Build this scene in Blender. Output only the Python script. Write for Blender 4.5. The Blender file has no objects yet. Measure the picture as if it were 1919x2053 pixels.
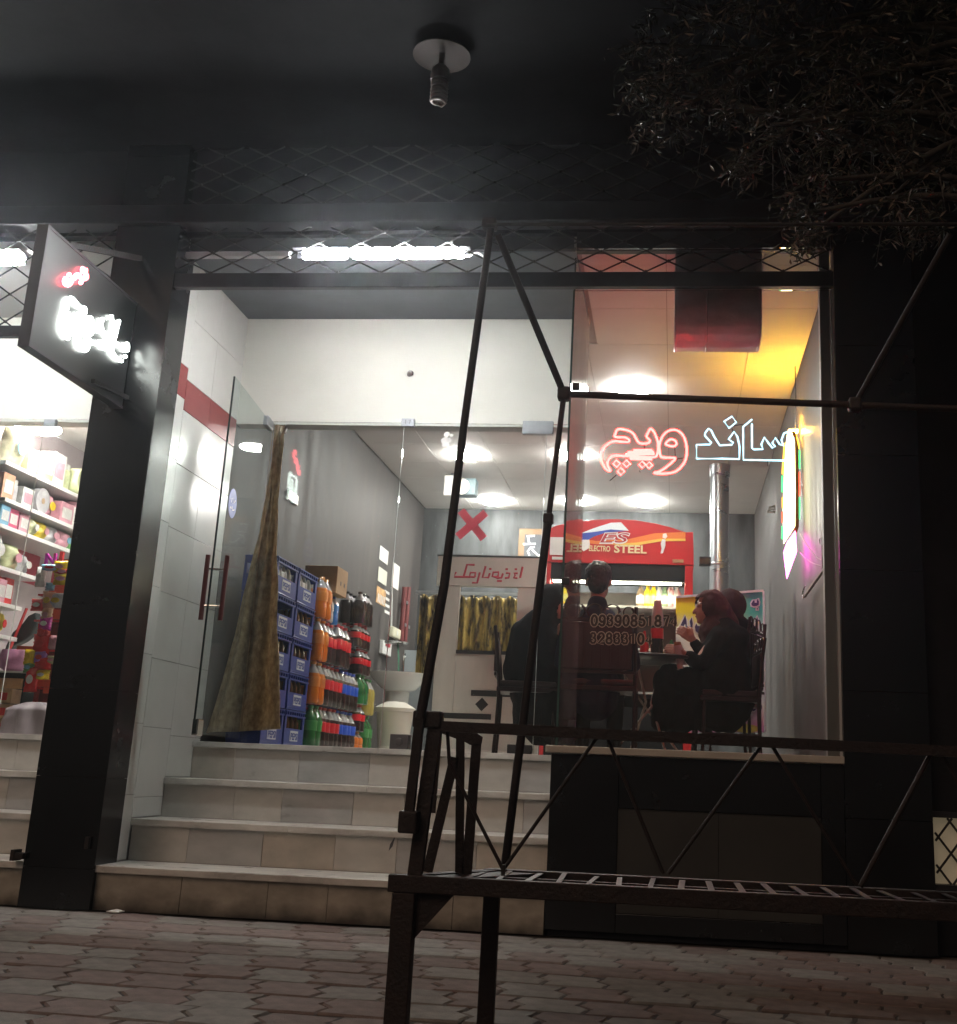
import bpy, bmesh, math, random
from mathutils import Vector, Matrix, noise as mnoise
random.seed(7)
R_ = math.radians
SC = bpy.context.scene
COL = SC.collection

# ------------------------------------------------------------------ camera, sky, sun, exposure
FPX, PPX, PPY, IW, IH = 2336.04, 1114.83, 938.0, 1919.0, 2053.0
CAM = Vector((0.0, -7.2, 0.775))
def _rot(a, b, c):
    return Matrix.Rotation(a, 3, 'Z') @ Matrix.Rotation(b, 3, 'X') @ Matrix.Rotation(c, 3, 'Y')
CR = _rot(R_(6.1618), R_(14.688), R_(-2.3904))        # columns: right, forward, up
cd = bpy.data.cameras.new('camera'); cam = bpy.data.objects.new('camera', cd); COL.objects.link(cam)
cd.sensor_fit = 'HORIZONTAL'; cd.sensor_width = 36.0
cd.lens = FPX / IW * 36.0
cd.shift_x = (IW / 2 - PPX) / IW; cd.shift_y = (PPY - IH / 2) / IW
cd.clip_start = 0.05; cd.clip_end = 500
_r, _f, _u = CR.col[0], CR.col[1], CR.col[2]
cam.matrix_world = Matrix(((_r[0], _u[0], -_f[0], CAM[0]), (_r[1], _u[1], -_f[1], CAM[1]), (_r[2], _u[2], -_f[2], CAM[2]), (0, 0, 0, 1)))
SC.camera = cam

SUN_EL, SUN_AZ = R_(40), R_(205)          # azimuth clockwise from +Y: behind the camera, a little to the left
w = bpy.data.worlds.new('World'); SC.world = w; w.use_nodes = True
nt = w.node_tree; bg = nt.nodes['Background']
sky = nt.nodes.new('ShaderNodeTexSky'); sky.sky_type = 'NISHITA'; sky.sun_disc = False
sky.sun_elevation = SUN_EL; sky.sun_rotation = SUN_AZ
nt.links.new(sky.outputs[0], bg.inputs[0]); bg.inputs[1].default_value = 0.0016
sl = bpy.data.lights.new('sun', 'SUN'); so = bpy.data.objects.new('sun', sl); COL.objects.link(so)
sl.energy = 0.20; sl.angle = R_(35); sl.color = (1.0, 0.70, 0.50)
_sd = Vector((math.sin(SUN_AZ) * math.cos(SUN_EL), math.cos(SUN_AZ) * math.cos(SUN_EL), math.sin(SUN_EL)))
so.rotation_euler = (-_sd).to_track_quat('-Z', 'Y').to_euler()
so.location = (0, -12, 8)
SC.view_settings.view_transform = 'Standard'; SC.view_settings.look = 'None'
SC.view_settings.exposure = 1.65; SC.view_settings.gamma = 1.0
SC.view_settings.use_curve_mapping = False
SC.render.engine = 'CYCLES'
cy = SC.cycles
cy.use_denoising = True
try: cy.denoiser = 'OPENIMAGEDENOISE'
except Exception: pass
cy.max_bounces = 7; cy.diffuse_bounces = 3; cy.glossy_bounces = 3; cy.transmission_bounces = 2; cy.transparent_max_bounces = 24
cy.use_light_tree = False; cy.use_adaptive_sampling = True; cy.adaptive_threshold = .02
cy.sample_clamp_indirect = 4.0; cy.caustics_reflective = False; cy.caustics_refractive = False

# ------------------------------------------------------------------ helpers
def ray(u, v): return CR @ Vector(((u - PPX) / FPX, 1.0, -(v - PPY) / FPX))
def PY(u, v, Y): d = ray(u, v); return CAM + d * ((Y - CAM.y) / d.y)
def PX(u, v, X): d = ray(u, v); return CAM + d * ((X - CAM.x) / d.x)
def PZ(u, v, Z): d = ray(u, v); return CAM + d * ((Z - CAM.z) / d.z)
def zz(x0, y0, s, pts): return [(x0 + a / s, y0 + b / s) for a, b in pts]

class MB:
    def __init__(s): s.v = []; s.f = []; s.m = []
    def add(s, vs, fs, mi=0):
        o = len(s.v); s.v += [Vector(p) for p in vs]; s.f += [tuple(i + o for i in f) for f in fs]; s.m += [mi] * len(fs); return s
    def box(s, a, b, mi=0):
        x0, y0, z0 = a; x1, y1, z1 = b
        return s.add([(x0,y0,z0),(x1,y0,z0),(x1,y1,z0),(x0,y1,z0),(x0,y0,z1),(x1,y0,z1),(x1,y1,z1),(x0,y1,z1)],
            [(0,3,2,1),(4,5,6,7),(0,1,5,4),(1,2,6,5),(2,3,7,6),(3,0,4,7)], mi)
    def cbox(s, c, d, mi=0):
        return s.box((c[0]-d[0]/2,c[1]-d[1]/2,c[2]-d[2]/2),(c[0]+d[0]/2,c[1]+d[1]/2,c[2]+d[2]/2), mi)
    def bar(s, p, q, w, h=None, up=(0,0,1), mi=0):
        p = Vector(p); q = Vector(q); h = h or w; d = (q - p).normalized(); up = Vector(up)
        if abs(d.dot(up)) > .97: up = Vector((0,1,0))
        x = d.cross(up).normalized() * w / 2; y = x.normalized().cross(d) * h / 2
        return s.add([p-x-y,p+x-y,p+x+y,p-x+y,q-x-y,q+x-y,q+x+y,q-x+y],
            [(0,1,2,3),(7,6,5,4),(0,4,5,1),(1,5,6,2),(2,6,7,3),(3,7,4,0)], mi)
    def tube(s, path, r, n=8, closed=False, mi=0, r2=None, flat=None):
        P = [Vector(p) for p in path]; k = len(P); rr = r if isinstance(r, (list, tuple)) else [r] * k
        ref = None; rings = []
        for i in range(k):
            if closed: t = P[(i+1) % k] - P[i-1]
            else: t = P[min(i+1, k-1)] - P[max(i-1, 0)]
            t = t.normalized() if t.length > 1e-9 else Vector((0,0,1))
            if flat is not None: b = Vector(flat) - t * t.dot(Vector(flat)); b.normalize(); a = b.cross(t)
            else:
                if ref is None: ref = Vector((0,0,1)) if abs(t.z) < .9 else Vector((1,0,0))
                a = ref - t * ref.dot(t)
                if a.length < 1e-6: a = t.orthogonal()
                a.normalize(); ref = a; b = t.cross(a)
            rb = rr[i] if r2 is None else r2
            rings.append([P[i] + a * (math.cos(2*math.pi*j/n) * rr[i]) + b * (math.sin(2*math.pi*j/n) * rb) for j in range(n)])
        vs = [p for R in rings for p in R]; fs = []
        for i in range(k if closed else k - 1):
            i2 = (i + 1) % k
            for j in range(n): fs.append((i*n+j, i*n+(j+1)%n, i2*n+(j+1)%n, i2*n+j))
        if not closed: fs.append(tuple(range(n-1,-1,-1))); fs.append(tuple((k-1)*n+j for j in range(n)))
        return s.add(vs, fs, mi)
    def lathe(s, prof, c=(0,0,0), n=16, mi=0, axis='z'):
        vs = []; fs = []; k = len(prof)
        for r, z in prof:
            for j in range(n):
                a = 2*math.pi*j/n; x, y = r*math.cos(a), r*math.sin(a)
                q = (x, y, z) if axis == 'z' else ((z, x, y) if axis == 'x' else (x, z, y))
                vs.append((c[0]+q[0], c[1]+q[1], c[2]+q[2]))
        for i in range(k-1):
            for j in range(n): fs.append((i*n+j, i*n+(j+1)%n, (i+1)*n+(j+1)%n, (i+1)*n+j))
        if prof[0][0] > 1e-6: fs.append(tuple(range(n-1,-1,-1)))
        if prof[-1][0] > 1e-6: fs.append(tuple((k-1)*n+j for j in range(n)))
        return s.add(vs, fs, mi)
    def prism(s, poly, ext, mi=0):
        P = [Vector(p) for p in poly]; e = Vector(ext); n = len(P)
        return s.add(P + [p + e for p in P], [tuple(range(n-1,-1,-1)), tuple(range(n, 2*n))] + [(i,(i+1)%n,n+(i+1)%n,n+i) for i in range(n)], mi)
    def grid(s, fn, nu, nv, mi=0):
        vs = [fn(i/nu, j/nv) for j in range(nv+1) for i in range(nu+1)]
        fs = [(j*(nu+1)+i, j*(nu+1)+i+1, (j+1)*(nu+1)+i+1, (j+1)*(nu+1)+i) for j in range(nv) for i in range(nu)]
        return s.add(vs, fs, mi)
    def mesh(s, mats, smooth=None, off=Vector((0,0,0)), name='m'):
        me = bpy.data.meshes.new(name)
        me.from_pydata([tuple(p - off) for p in s.v], [], s.f)
        for m in (mats if isinstance(mats, (list, tuple)) else [mats]): me.materials.append(m)
        if any(s.m): me.polygons.foreach_set('material_index', s.m)
        bm = bmesh.new(); bm.from_mesh(me)
        bmesh.ops.remove_doubles(bm, verts=bm.verts, dist=1e-6)
        bmesh.ops.recalc_face_normals(bm, faces=bm.faces); bm.to_mesh(me); bm.free()
        if smooth is not None:
            me.polygons.foreach_set('use_smooth', [True] * len(me.polygons))
            me.set_sharp_from_angle(angle=R_(smooth))
        me.update(); return me
    def build(s, name, mats, parent=None, smooth=None, bevel=0, thick=0):
        if parent is None:
            xs = [p.x for p in s.v]; ys = [p.y for p in s.v]; zs = [p.z for p in s.v]
            off = Vector(((min(xs)+max(xs))/2, (min(ys)+max(ys))/2, min(zs)))
        else: off = wl(parent)
        o = bpy.data.objects.new(name, s.mesh(mats, smooth, off, name)); COL.objects.link(o)
        if parent is None: o.location = off
        else: o.parent = parent
        if thick:
            md = o.modifiers.new('thickness', 'SOLIDIFY'); md.thickness = thick; md.offset = 0
        if bevel:
            md = o.modifiers.new('edge', 'BEVEL'); md.width = bevel; md.segments = 2; md.limit_method = 'ANGLE'; md.angle_limit = R_(40)
        return o
def wl(o):
    v = Vector((0,0,0))
    while o is not None: v += o.location; o = o.parent
    return v
def tag(o, label, cat, group=None):
    o['label'] = label; o['category'] = cat
    if group: o['group'] = group
    return o
def struct(o): o['kind'] = 'structure'; return o
def thing(name, label, cat, loc=(0,0,0), group=None):
    o = bpy.data.objects.new(name, None); COL.objects.link(o); o.location = loc; o.empty_display_size = .1
    return tag(o, label, cat, group)
def copy_tree(o, parent=None, loc=None, rotz=None, label=None):
    c = o.copy(); COL.objects.link(c); c.parent = parent
    if loc is not None: c.location = loc
    if rotz is not None: c.rotation_euler = (0, 0, rotz)
    if label: c['label'] = label
    for ch in list(o.children): copy_tree(ch, c)
    return c
def text_mesh(s, size, extrude=.001, offset=0.0, shear=0.0, align='LEFT', space=1.0):
    cu = bpy.data.curves.new('t', 'FONT'); cu.body = s; cu.size = size; cu.extrude = extrude; cu.offset = offset; cu.shear = shear
    cu.align_x = align; cu.resolution_u = 3; cu.space_character = space
    ob = bpy.data.objects.new('t', cu); COL.objects.link(ob)
    dg = bpy.context.evaluated_depsgraph_get(); me = bpy.data.meshes.new_from_object(ob.evaluated_get(dg))
    bpy.data.objects.remove(ob); bpy.data.curves.remove(cu); return me
def put_text(name, s, p, q, height, mat, parent, up=(0,0,1), extrude=.001, bold=0.0, shear=0.0, lift=0.0, space=1.0, normal=None):
    """text whose baseline runs from p to q (fitted to that length), cap height = height"""
    me = text_mesh(s, 1.0, 0.0, bold, shear, space=space)
    p = Vector(p); q = Vector(q); x = q - p; L = x.length; x.normalize(); up = Vector(up); n = x.cross(up).normalized(); y = n.cross(x)
    xs = [v.co.x for v in me.vertices]; ys = [v.co.y for v in me.vertices]
    x0, x1 = min(xs), max(xs); y1 = max(ys); y0 = min(0, 0)
    mb = MB()
    off = wl(parent)
    for v in me.vertices: pass
    fs = [tuple(f.vertices) for f in me.polygons]
    vs = [p + x * ((v.co.x - x0) / (x1 - x0) * L) + y * (v.co.y / y1 * height) + n * lift for v in me.vertices]
    bm = bmesh.new(); bv = [bm.verts.new(t - off) for t in vs]
    for f in fs:
        try: bm.faces.new([bv[i] for i in f])
        except Exception: pass
    r = bmesh.ops.extrude_face_region(bm, geom=bm.faces[:])
    for g in r['geom']:
        if isinstance(g, bmesh.types.BMVert): g.co += n * max(extrude, .0006)
    bmesh.ops.recalc_face_normals(bm, faces=bm.faces)
    m2 = bpy.data.meshes.new(name); bm.to_mesh(m2); bm.free(); m2.materials.append(mat); bpy.data.meshes.remove(me)
    o = bpy.data.objects.new(name, m2); COL.objects.link(o); o.parent = parent; return o
def blob(name, prims, mat, parent, voxel=.012, smooth=5, fold=0.0, ffreq=(9,9,3), cut=None, base=None, smooth_f=.5):
    """one continuous surface grown over capsules ('c',p,q,r0,r1) and ellipsoids ('s',c,(rx,ry,rz))"""
    mb = MB()
    for pr in prims:
        if pr[0] == 's':
            c, r = Vector(pr[1]), pr[2]; n1, n2 = 18, 12
            rows = []
            rotm = Matrix.Rotation(pr[3], 3, pr[4]) if len(pr) > 3 else Matrix.Identity(3)
            vs = [c + rotm @ Vector((0,0,-r[2]))]
            for i in range(1, n2):
                t = math.pi * i / n2
                for j in range(n1):
                    a = 2*math.pi*j/n1; vs.append(c + rotm @ Vector((r[0]*math.sin(t)*math.cos(a), r[1]*math.sin(t)*math.sin(a), -r[2]*math.cos(t))))
            vs.append(c + rotm @ Vector((0,0,r[2]))); fs = [(0, 1+(j+1)%n1, 1+j) for j in range(n1)]
            for i in range(n2-2):
                for j in range(n1): fs.append((1+i*n1+j, 1+i*n1+(j+1)%n1, 1+(i+1)*n1+(j+1)%n1, 1+(i+1)*n1+j))
            e = len(vs)-1; b0 = 1+(n2-2)*n1
            fs += [(b0+j, b0+(j+1)%n1, e) for j in range(n1)]
            mb.add(vs, fs)
        else:
            p, q, r0, r1 = Vector(pr[1]), Vector(pr[2]), pr[3], pr[4]; d = (q-p)
            L = d.length; d = d/L if L > 1e-6 else Vector((0,0,1))
            path = []; rad = []
            for k in range(5): a = math.pi/2*(1-k/4); path.append(p - d*r0*math.sin(a)); rad.append(max(r0*math.cos(a), r0*.05))
            for k in range(5): a = math.pi/2*k/4; path.append(q + d*r1*math.sin(a)); rad.append(max(r1*math.cos(a), r1*.05))
            mb.tube(path, rad, 14)
    off = wl(parent) if parent is not None else Vector(base or (0,0,0))
    tmp = bpy.data.objects.new('tmp', mb.mesh(mat, None, off)); tsc = bpy.data.scenes.new('workbench'); tsc.collection.objects.link(tmp)
    md = tmp.modifiers.new('r', 'REMESH'); md.mode = 'VOXEL'; md.voxel_size = voxel; md.use_smooth_shade = True
    ms = tmp.modifiers.new('s', 'SMOOTH'); ms.iterations = smooth; ms.factor = smooth_f
    with bpy.context.temp_override(scene=tsc, view_layer=tsc.view_layers[0]): dg = bpy.context.evaluated_depsgraph_get()
    me = bpy.data.meshes.new_from_object(tmp.evaluated_get(dg)); me.name = name
    bpy.data.objects.remove(tmp); bpy.data.scenes.remove(tsc)
    if fold:
        nrm = [v_.normal.copy() for v_ in me.vertices]; cos = [v_.co.copy() for v_ in me.vertices]; new = []
        for c, nn in zip(cos, nrm):
            k = mnoise.noise(Vector((c.x*ffreq[0], c.y*ffreq[1], c.z*ffreq[2])))
            k2 = mnoise.noise(Vector((c.x*ffreq[0]*2.3+5, c.y*ffreq[1]*2.3, c.z*ffreq[2]*2.3)))
            new += (c + nn * fold * (k + .5*k2))[:]
        me.vertices.foreach_set('co', new); me.update()
    if cut:
        bm = bmesh.new(); bm.from_mesh(me)
        kill = [f for f in bm.faces if cut(f.calc_center_median() + off)]
        bmesh.ops.delete(bm, geom=kill, context='FACES'); bm.to_mesh(me); bm.free()
    if not me.materials: me.materials.append(mat)
    else: me.materials[0] = mat
    me.polygons.foreach_set('use_smooth', [True]*len(me.polygons))
    o = bpy.data.objects.new(name, me); COL.objects.link(o)
    if parent is not None: o.parent = parent
    else: o.location = off
    return o
def smooth_path(pts, n=6, closed=False):
    P = [Vector(p) for p in pts]; k = len(P); out = []
    for i in range(k if closed else k-1):
        a = P[(i-1) % k] if closed or i > 0 else P[i]; b = P[i]; c = P[(i+1) % k]; d = P[(i+2) % k] if closed or i+2 < k else c
        for j in range(n):
            t = j/n; out.append(.5*((2*b)+(c-a)*t+(2*a-5*b+4*c-d)*t*t+(3*b-a-3*c+d)*t*t*t))
    if not closed: out.append(P[-1])
    return out

# ------------------------------------------------------------------ materials
def mat(name, col, rough=.5, metal=0.0, var=0.0, vs=(6,6,6), bump=0.0, bs=60.0, emit=None, es=1.0, coat=0.0, col2=None, spec=.5, alpha=None, rvar=0.0, det=6, ramp=(.35,.65)):
    m = bpy.data.materials.new(name); m.use_nodes = True; N = m.node_tree.nodes; L = m.node_tree.links; b = N['Principled BSDF']
    c = (*col, 1) if len(col) == 3 else col
    b.inputs['Base Color'].default_value = c; b.inputs['Roughness'].default_value = rough; b.inputs['Metallic'].default_value = metal
    b.inputs['Coat Weight'].default_value = coat; b.inputs['Coat Roughness'].default_value = .08; b.inputs['Specular IOR Level'].default_value = spec
    if emit: b.inputs['Emission Color'].default_value = (*emit, 1); b.inputs['Emission Strength'].default_value = es
    if var or bump or rvar:
        tc = N.new('ShaderNodeTexCoord'); mp = N.new('ShaderNodeMapping'); mp.inputs['Scale'].default_value = vs
        L.new(tc.outputs['Object'], mp.inputs[0])
    if var or rvar:
        nz = N.new('ShaderNodeTexNoise'); nz.inputs['Scale'].default_value = 1.0; nz.inputs['Detail'].default_value = det; nz.inputs['Roughness'].default_value = .6
        L.new(mp.outputs[0], nz.inputs['Vector'])
        cr = N.new('ShaderNodeValToRGB'); cr.color_ramp.elements[0].position = ramp[0]; cr.color_ramp.elements[1].position = ramp[1]
        c2 = (*col2, 1) if col2 else (c[0]*(1-var), c[1]*(1-var), c[2]*(1-var), 1)
        cr.color_ramp.elements[0].color = c2; cr.color_ramp.elements[1].color = c
        L.new(nz.outputs['Fac'], cr.inputs[0])
        if var: L.new(cr.outputs[0], b.inputs['Base Color'])
        if rvar:
            mr = N.new('ShaderNodeMapRange'); mr.inputs['From Min'].default_value = .3; mr.inputs['From Max'].default_value = .7
            mr.inputs['To Min'].default_value = max(0, rough-rvar); mr.inputs['To Max'].default_value = min(1, rough+rvar)
            L.new(nz.outputs['Fac'], mr.inputs[0]); L.new(mr.outputs[0], b.inputs['Roughness'])
    if bump:
        n2 = N.new('ShaderNodeTexNoise'); n2.inputs['Scale'].default_value = bs; n2.inputs['Detail'].default_value = 4
        L.new(tc.outputs['Object'], n2.inputs['Vector']); bp = N.new('ShaderNodeBump'); bp.inputs['Strength'].default_value = bump; bp.inputs['Distance'].default_value = .01
        L.new(n2.outputs['Fac'], bp.inputs['Height']); L.new(bp.outputs[0], b.inputs['Normal'])
    return m
def clothmat(name, col, col2, rough=.4, trans=.4, vs=(20,20,8), gl=.12):
    m = mat(name, col, rough, var=.5, vs=vs, col2=col2, coat=.25, bump=.3, bs=45); N = m.node_tree.nodes; L = m.node_tree.links; b = N['Principled BSDF']
    t = N.new('ShaderNodeBsdfTranslucent'); src = b.inputs['Base Color'].links[0].from_socket; L.new(src, t.inputs[0])
    mx = N.new('ShaderNodeMixShader'); mx.inputs[0].default_value = trans; o = [n for n in N if n.type == 'OUTPUT_MATERIAL'][0]
    L.new(b.outputs[0], mx.inputs[1]); L.new(t.outputs[0], mx.inputs[2]); L.new(mx.outputs[0], o.inputs[0]); return m
def glow(name, col, s):
    m = bpy.data.materials.new(name); m.use_nodes = True; N = m.node_tree.nodes; N.clear()
    e = N.new('ShaderNodeEmission'); e.inputs[0].default_value = (*col, 1); e.inputs[1].default_value = s
    o = N.new('ShaderNodeOutputMaterial'); m.node_tree.links.new(e.outputs[0], o.inputs[0]); return m
def glassmat(name, tint=(.95,.97,.96), ior=1.45, rough=.01, dirt=.0, dirt_sheen_col=(.6,.65,.65), fac=None):
    m = bpy.data.materials.new(name); m.use_nodes = True; N = m.node_tree.nodes; L = m.node_tree.links; N.clear()
    t = N.new('ShaderNodeBsdfTransparent'); t.inputs[0].default_value = (*tint, 1)
    g = N.new('ShaderNodeBsdfGlossy'); g.inputs['Roughness'].default_value = rough
    fr = N.new('ShaderNodeFresnel'); fr.inputs[0].default_value = ior
    mx = N.new('ShaderNodeMixShader'); L.new(t.outputs[0], mx.inputs[1])
    if fac is None: L.new(fr.outputs[0], mx.inputs[0])
    else: mx.inputs[0].default_value = fac
    L.new(g.outputs[0], mx.inputs[2])
    o = N.new('ShaderNodeOutputMaterial')
    if dirt:  # diffuse film: dirt, and the painted reflection of the return pane
        d = N.new('ShaderNodeBsdfDiffuse'); d.inputs[0].default_value = (*dirt_sheen_col, 1)
        tc = N.new('ShaderNodeTexCoord'); mp = N.new('ShaderNodeMapping'); mp.inputs['Scale'].default_value = (3, 3, 1.2); nz = N.new('ShaderNodeTexNoise'); nz.inputs['Scale'].default_value = 1.5; nz.inputs['Detail'].default_value = 5
        L.new(tc.outputs['Object'], mp.inputs[0]); L.new(mp.outputs[0], nz.inputs['Vector'])
        mr = N.new('ShaderNodeMapRange'); mr.inputs['From Min'].default_value = .3; mr.inputs['From Max'].default_value = .75; mr.inputs['To Min'].default_value = dirt*.3; mr.inputs['To Max'].default_value = dirt
        L.new(nz.outputs['Fac'], mr.inputs[0])
        m2 = N.new('ShaderNodeMixShader'); L.new(mr.outputs[0], m2.inputs[0]); L.new(mx.outputs[0], m2.inputs[1]); L.new(d.outputs[0], m2.inputs[2]); L.new(m2.outputs[0], o.inputs[0])
    else: L.new(mx.outputs[0], o.inputs[0])
    return m
M = {}
M['paver_red'] = mat('paver red concrete', (.20,.142,.122), .85, var=.35, vs=(14,14,14), bump=.35, bs=160)
M['paver_grey'] = mat('paver grey concrete', (.225,.20,.175), .85, var=.35, vs=(14,14,14), bump=.35, bs=160)
M['paver_dark'] = mat('paver dusty red concrete', (.20,.15,.13), .88, var=.4, vs=(11,11,11), bump=.35, bs=160)
M['paver_pale'] = mat('paver pale concrete', (.25,.222,.195), .85, var=.3, vs=(12,12,12), bump=.35, bs=160)
M['joint'] = mat('joint sand', (.055,.045,.04), .95, var=.4, vs=(20,20,20))
M['asphalt'] = mat('asphalt', (.05,.05,.05), .9, var=.3, vs=(8,8,8), bump=.4, bs=120)
M['marble'] = mat('travertine riser', (.56,.53,.48), .38, var=.25, vs=(5,5,9), rvar=.12, bump=.06, bs=30, ramp=(.3,.72))
M['marble_b'] = mat('travertine riser grey', (.47,.46,.44), .38, var=.28, vs=(4,4,10), rvar=.12, bump=.06, bs=30, ramp=(.3,.72))
M['marble_c'] = mat('travertine riser warm', (.53,.48,.41), .4, var=.28, vs=(6,6,7), rvar=.12, bump=.06, bs=30, ramp=(.3,.72))
M['tread'] = mat('pale stone tread', (.66,.63,.58), .35, var=.38, vs=(4,9,9), rvar=.12, bump=.05, bs=40)
M['dirty_riser'] = mat('soiled travertine riser', (.40,.355,.29), .6, var=.5, vs=(5,5,8), bump=.12, bs=40, ramp=(.3,.7))
M['white_tile'] = mat('glazed white wall tile', (.72,.71,.67), .2, var=.07, vs=(3,3,3), rvar=.06)
M['red_tile'] = mat('glazed red wall tile', (.30,.045,.05), .22, var=.12, vs=(4,4,4), rvar=.06)
M['grout'] = mat('grout', (.42,.40,.37), .9)
M['black_stone'] = mat('polished black granite', (.008,.009,.011), .25, var=.4, vs=(3,3,3), rvar=.04)
M['black_rough'] = mat('matt black fascia', (.012,.013,.016), .8, var=.6, vs=(2,2,2), bump=.15, bs=20, spec=.2)
M['white_paint'] = mat('white wall paint', (.74,.73,.69), .6, var=.05, vs=(2,2,2), bump=.03, bs=90)
M['cream'] = mat('cream wall paint', (.72,.71,.64), .6, var=.13, vs=(1.6,1.6,2.2), bump=.06, bs=50, ramp=(.3,.75))
M['ceiling'] = mat('ceiling panel white', (.74,.72,.69), .7, var=.05, vs=(4,4,4), bump=.05, bs=120)
M['soffit'] = mat('slate grey soffit', (.10,.11,.13), .5, var=.25, vs=(2.5,2.5,2.5))
M['wall_streak'] = mat('grey streaked wallpaper', (.105,.094,.088), .62, vs=(6.5,6.5,.9), var=.7, bump=.06, bs=25, det=10, ramp=(.30,.72), col2=(.036,.032,.032), spec=.3, rvar=.1)
M['wall_back'] = mat('slate streaked wallpaper', (.105,.112,.115), .7, vs=(5,5,1.1), var=.7, bump=.05, bs=20, det=9, ramp=(.34,.68), col2=(.034,.036,.038), spec=.3)
M['wall_right'] = mat('pale grey streaked wallpaper', (.165,.150,.145), .5, vs=(12,12,.6), var=.6, rvar=.12, bump=.05, bs=20, det=9, ramp=(.34,.68), col2=(.065,.058,.058), spec=.35)
M['floor'] = mat('stone shop floor', (.5,.48,.45), .3, var=.2, vs=(3,3,3))
M['glass'] = glassmat('clear pane', dirt=.016)
M['glass_green'] = glassmat('greenish pane', tint=(.86,.92,.90), dirt=.06)
M['glass_return'] = glassmat('return pane with painted reflection', tint=(.86,.90,.89), dirt=.16, dirt_sheen_col=(.7,.73,.74))  # film here paints the pane's pale reflection into its colour
M['glass_edge'] = mat('polished glass edge', (.05,.10,.09), .15)
M['steel'] = mat('brushed steel', (.55,.55,.55), .28, 1.0, rvar=.1, vs=(20,20,3))
M['chrome'] = mat('chrome', (.75,.75,.75), .1, 1.0)
M['patch'] = mat('satin steel fitting', (.42,.44,.46), .35, .8, var=.2, vs=(9,9,9))
M['foil'] = mat('crinkled foil', (.74,.69,.71), .38, .15, var=.3, vs=(3,3,6), bump=.7, bs=14, rvar=.1, coat=.3)
M['flue'] = mat('galvanised flue', (.40,.42,.44), .32, .95, rvar=.1, vs=(3,3,8))
M['iron'] = mat('rusty black iron', (.011,.007,.0065), .6, .2, var=.5, vs=(18,18,18), bump=.35, bs=90, col2=(.020,.010,.008))
M['iron_worn'] = mat('worn strap iron', (.026,.020,.018), .5, .3, var=.5, vs=(16,16,16), bump=.3, bs=80)
M['grille'] = mat('dark grille steel', (.055,.052,.052), .45, .6, var=.4, vs=(15,15,15))
M['beam'] = mat('dark painted beam', (.030,.030,.036), .42, .3, var=.4, vs=(6,6,6))
M['lamp_white'] = glow('lamp diffuser light', (1.0,.965,.91), 82)
M['batten'] = glow('batten tube light', (.97,.985,.98), 118)
M['lamp_rim'] = mat('white plastic rim', (.7,.7,.7), .4)
M['neon_red'] = glow('red neon tube light', (1.0,.020,.018), 16.0)
M['neon_white'] = glow('ice white neon tube light', (.42,.80,1.0), 1.15)
M['sign_red'] = glow('red sign tube light', (1.0,.10,.13), 9)
M['sign_white'] = glow('white sign tube light', (.93,1.0,.93), 7)
M['led_white'] = glow('led strip light white', (1.0,.90,.50), 3.2)
M['led_amber'] = glow('led amber light', (1.0,.36,.03), 2.4)
M['led_lamp'] = glow('amber lamp light', (1.0,.46,.04), 430)
M['led_green'] = glow('led green light', (.08,.9,.22), 1.0)
M['led_red'] = glow('led red light', (1.0,.10,.05), 1.4)
M['led_pink'] = glow('led pink light', (1.0,.10,.62), 7.0)
for k_ in ('neon_white','sign_red','sign_white','led_green','led_red','led_white'): M[k_].cycles.emission_sampling = 'NONE'
M['black_plastic'] = mat('black plastic', (.014,.014,.015), .4)
M['dark_rubber'] = mat('dark rubber', (.02,.02,.02), .7)
M['white_plastic'] = mat('white plastic', (.72,.72,.70), .35)
M['paper'] = mat('paper', (.74,.74,.72), .8, var=.06, vs=(20,20,20))
M['porcelain'] = mat('porcelain', (.78,.78,.75), .12, coat=.3)
M['cardboard'] = mat('cardboard', (.42,.26,.13), .8, var=.15, vs=(10,10,10))
M['crate'] = mat('blue crate plastic', (.012,.045,.30), .4, var=.25, vs=(12,12,12))
M['red_letter'] = mat('red letter vinyl', (.42,.03,.05), .45)
M['navy'] = mat('navy print', (.035,.03,.12), .5)
M['white_print'] = mat('white print', (.78,.78,.78), .5)
M['brown_print'] = mat('brown vinyl', (.075,.04,.035), .5)
M['tan_print'] = mat('tan vinyl outline', (.62,.48,.40), .5)

def add_grime(m, z0, z1, col):
    """irregular splash-back dirt on the lowest centimetres"""
    N = m.node_tree.nodes; L = m.node_tree.links; b = N['Principled BSDF']; src = b.inputs['Base Color'].links[0].from_socket
    tc = N.new('ShaderNodeTexCoord'); sp = N.new('ShaderNodeSeparateXYZ'); nz = N.new('ShaderNodeTexNoise'); nz.inputs['Scale'].default_value = 9; nz.inputs['Detail'].default_value = 6
    L.new(tc.outputs['Object'], sp.inputs[0]); L.new(tc.outputs['Object'], nz.inputs['Vector'])
    ma = N.new('ShaderNodeMath'); ma.operation = 'MULTIPLY_ADD'; ma.inputs[1].default_value = -.12; L.new(nz.outputs['Fac'], ma.inputs[0]); L.new(sp.outputs['Z'], ma.inputs[2])
    mr = N.new('ShaderNodeMapRange'); mr.inputs['From Min'].default_value = z0-.06; mr.inputs['From Max'].default_value = z1-.06; mr.inputs['To Min'].default_value = .92; mr.inputs['To Max'].default_value = 0
    L.new(ma.outputs[0], mr.inputs[0]); mx = N.new('ShaderNodeMixRGB'); mx.inputs[2].default_value = (*col, 1)
    L.new(mr.outputs[0], mx.inputs[0]); L.new(src, mx.inputs[1]); L.new(mx.outputs[0], b.inputs['Base Color'])
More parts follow.
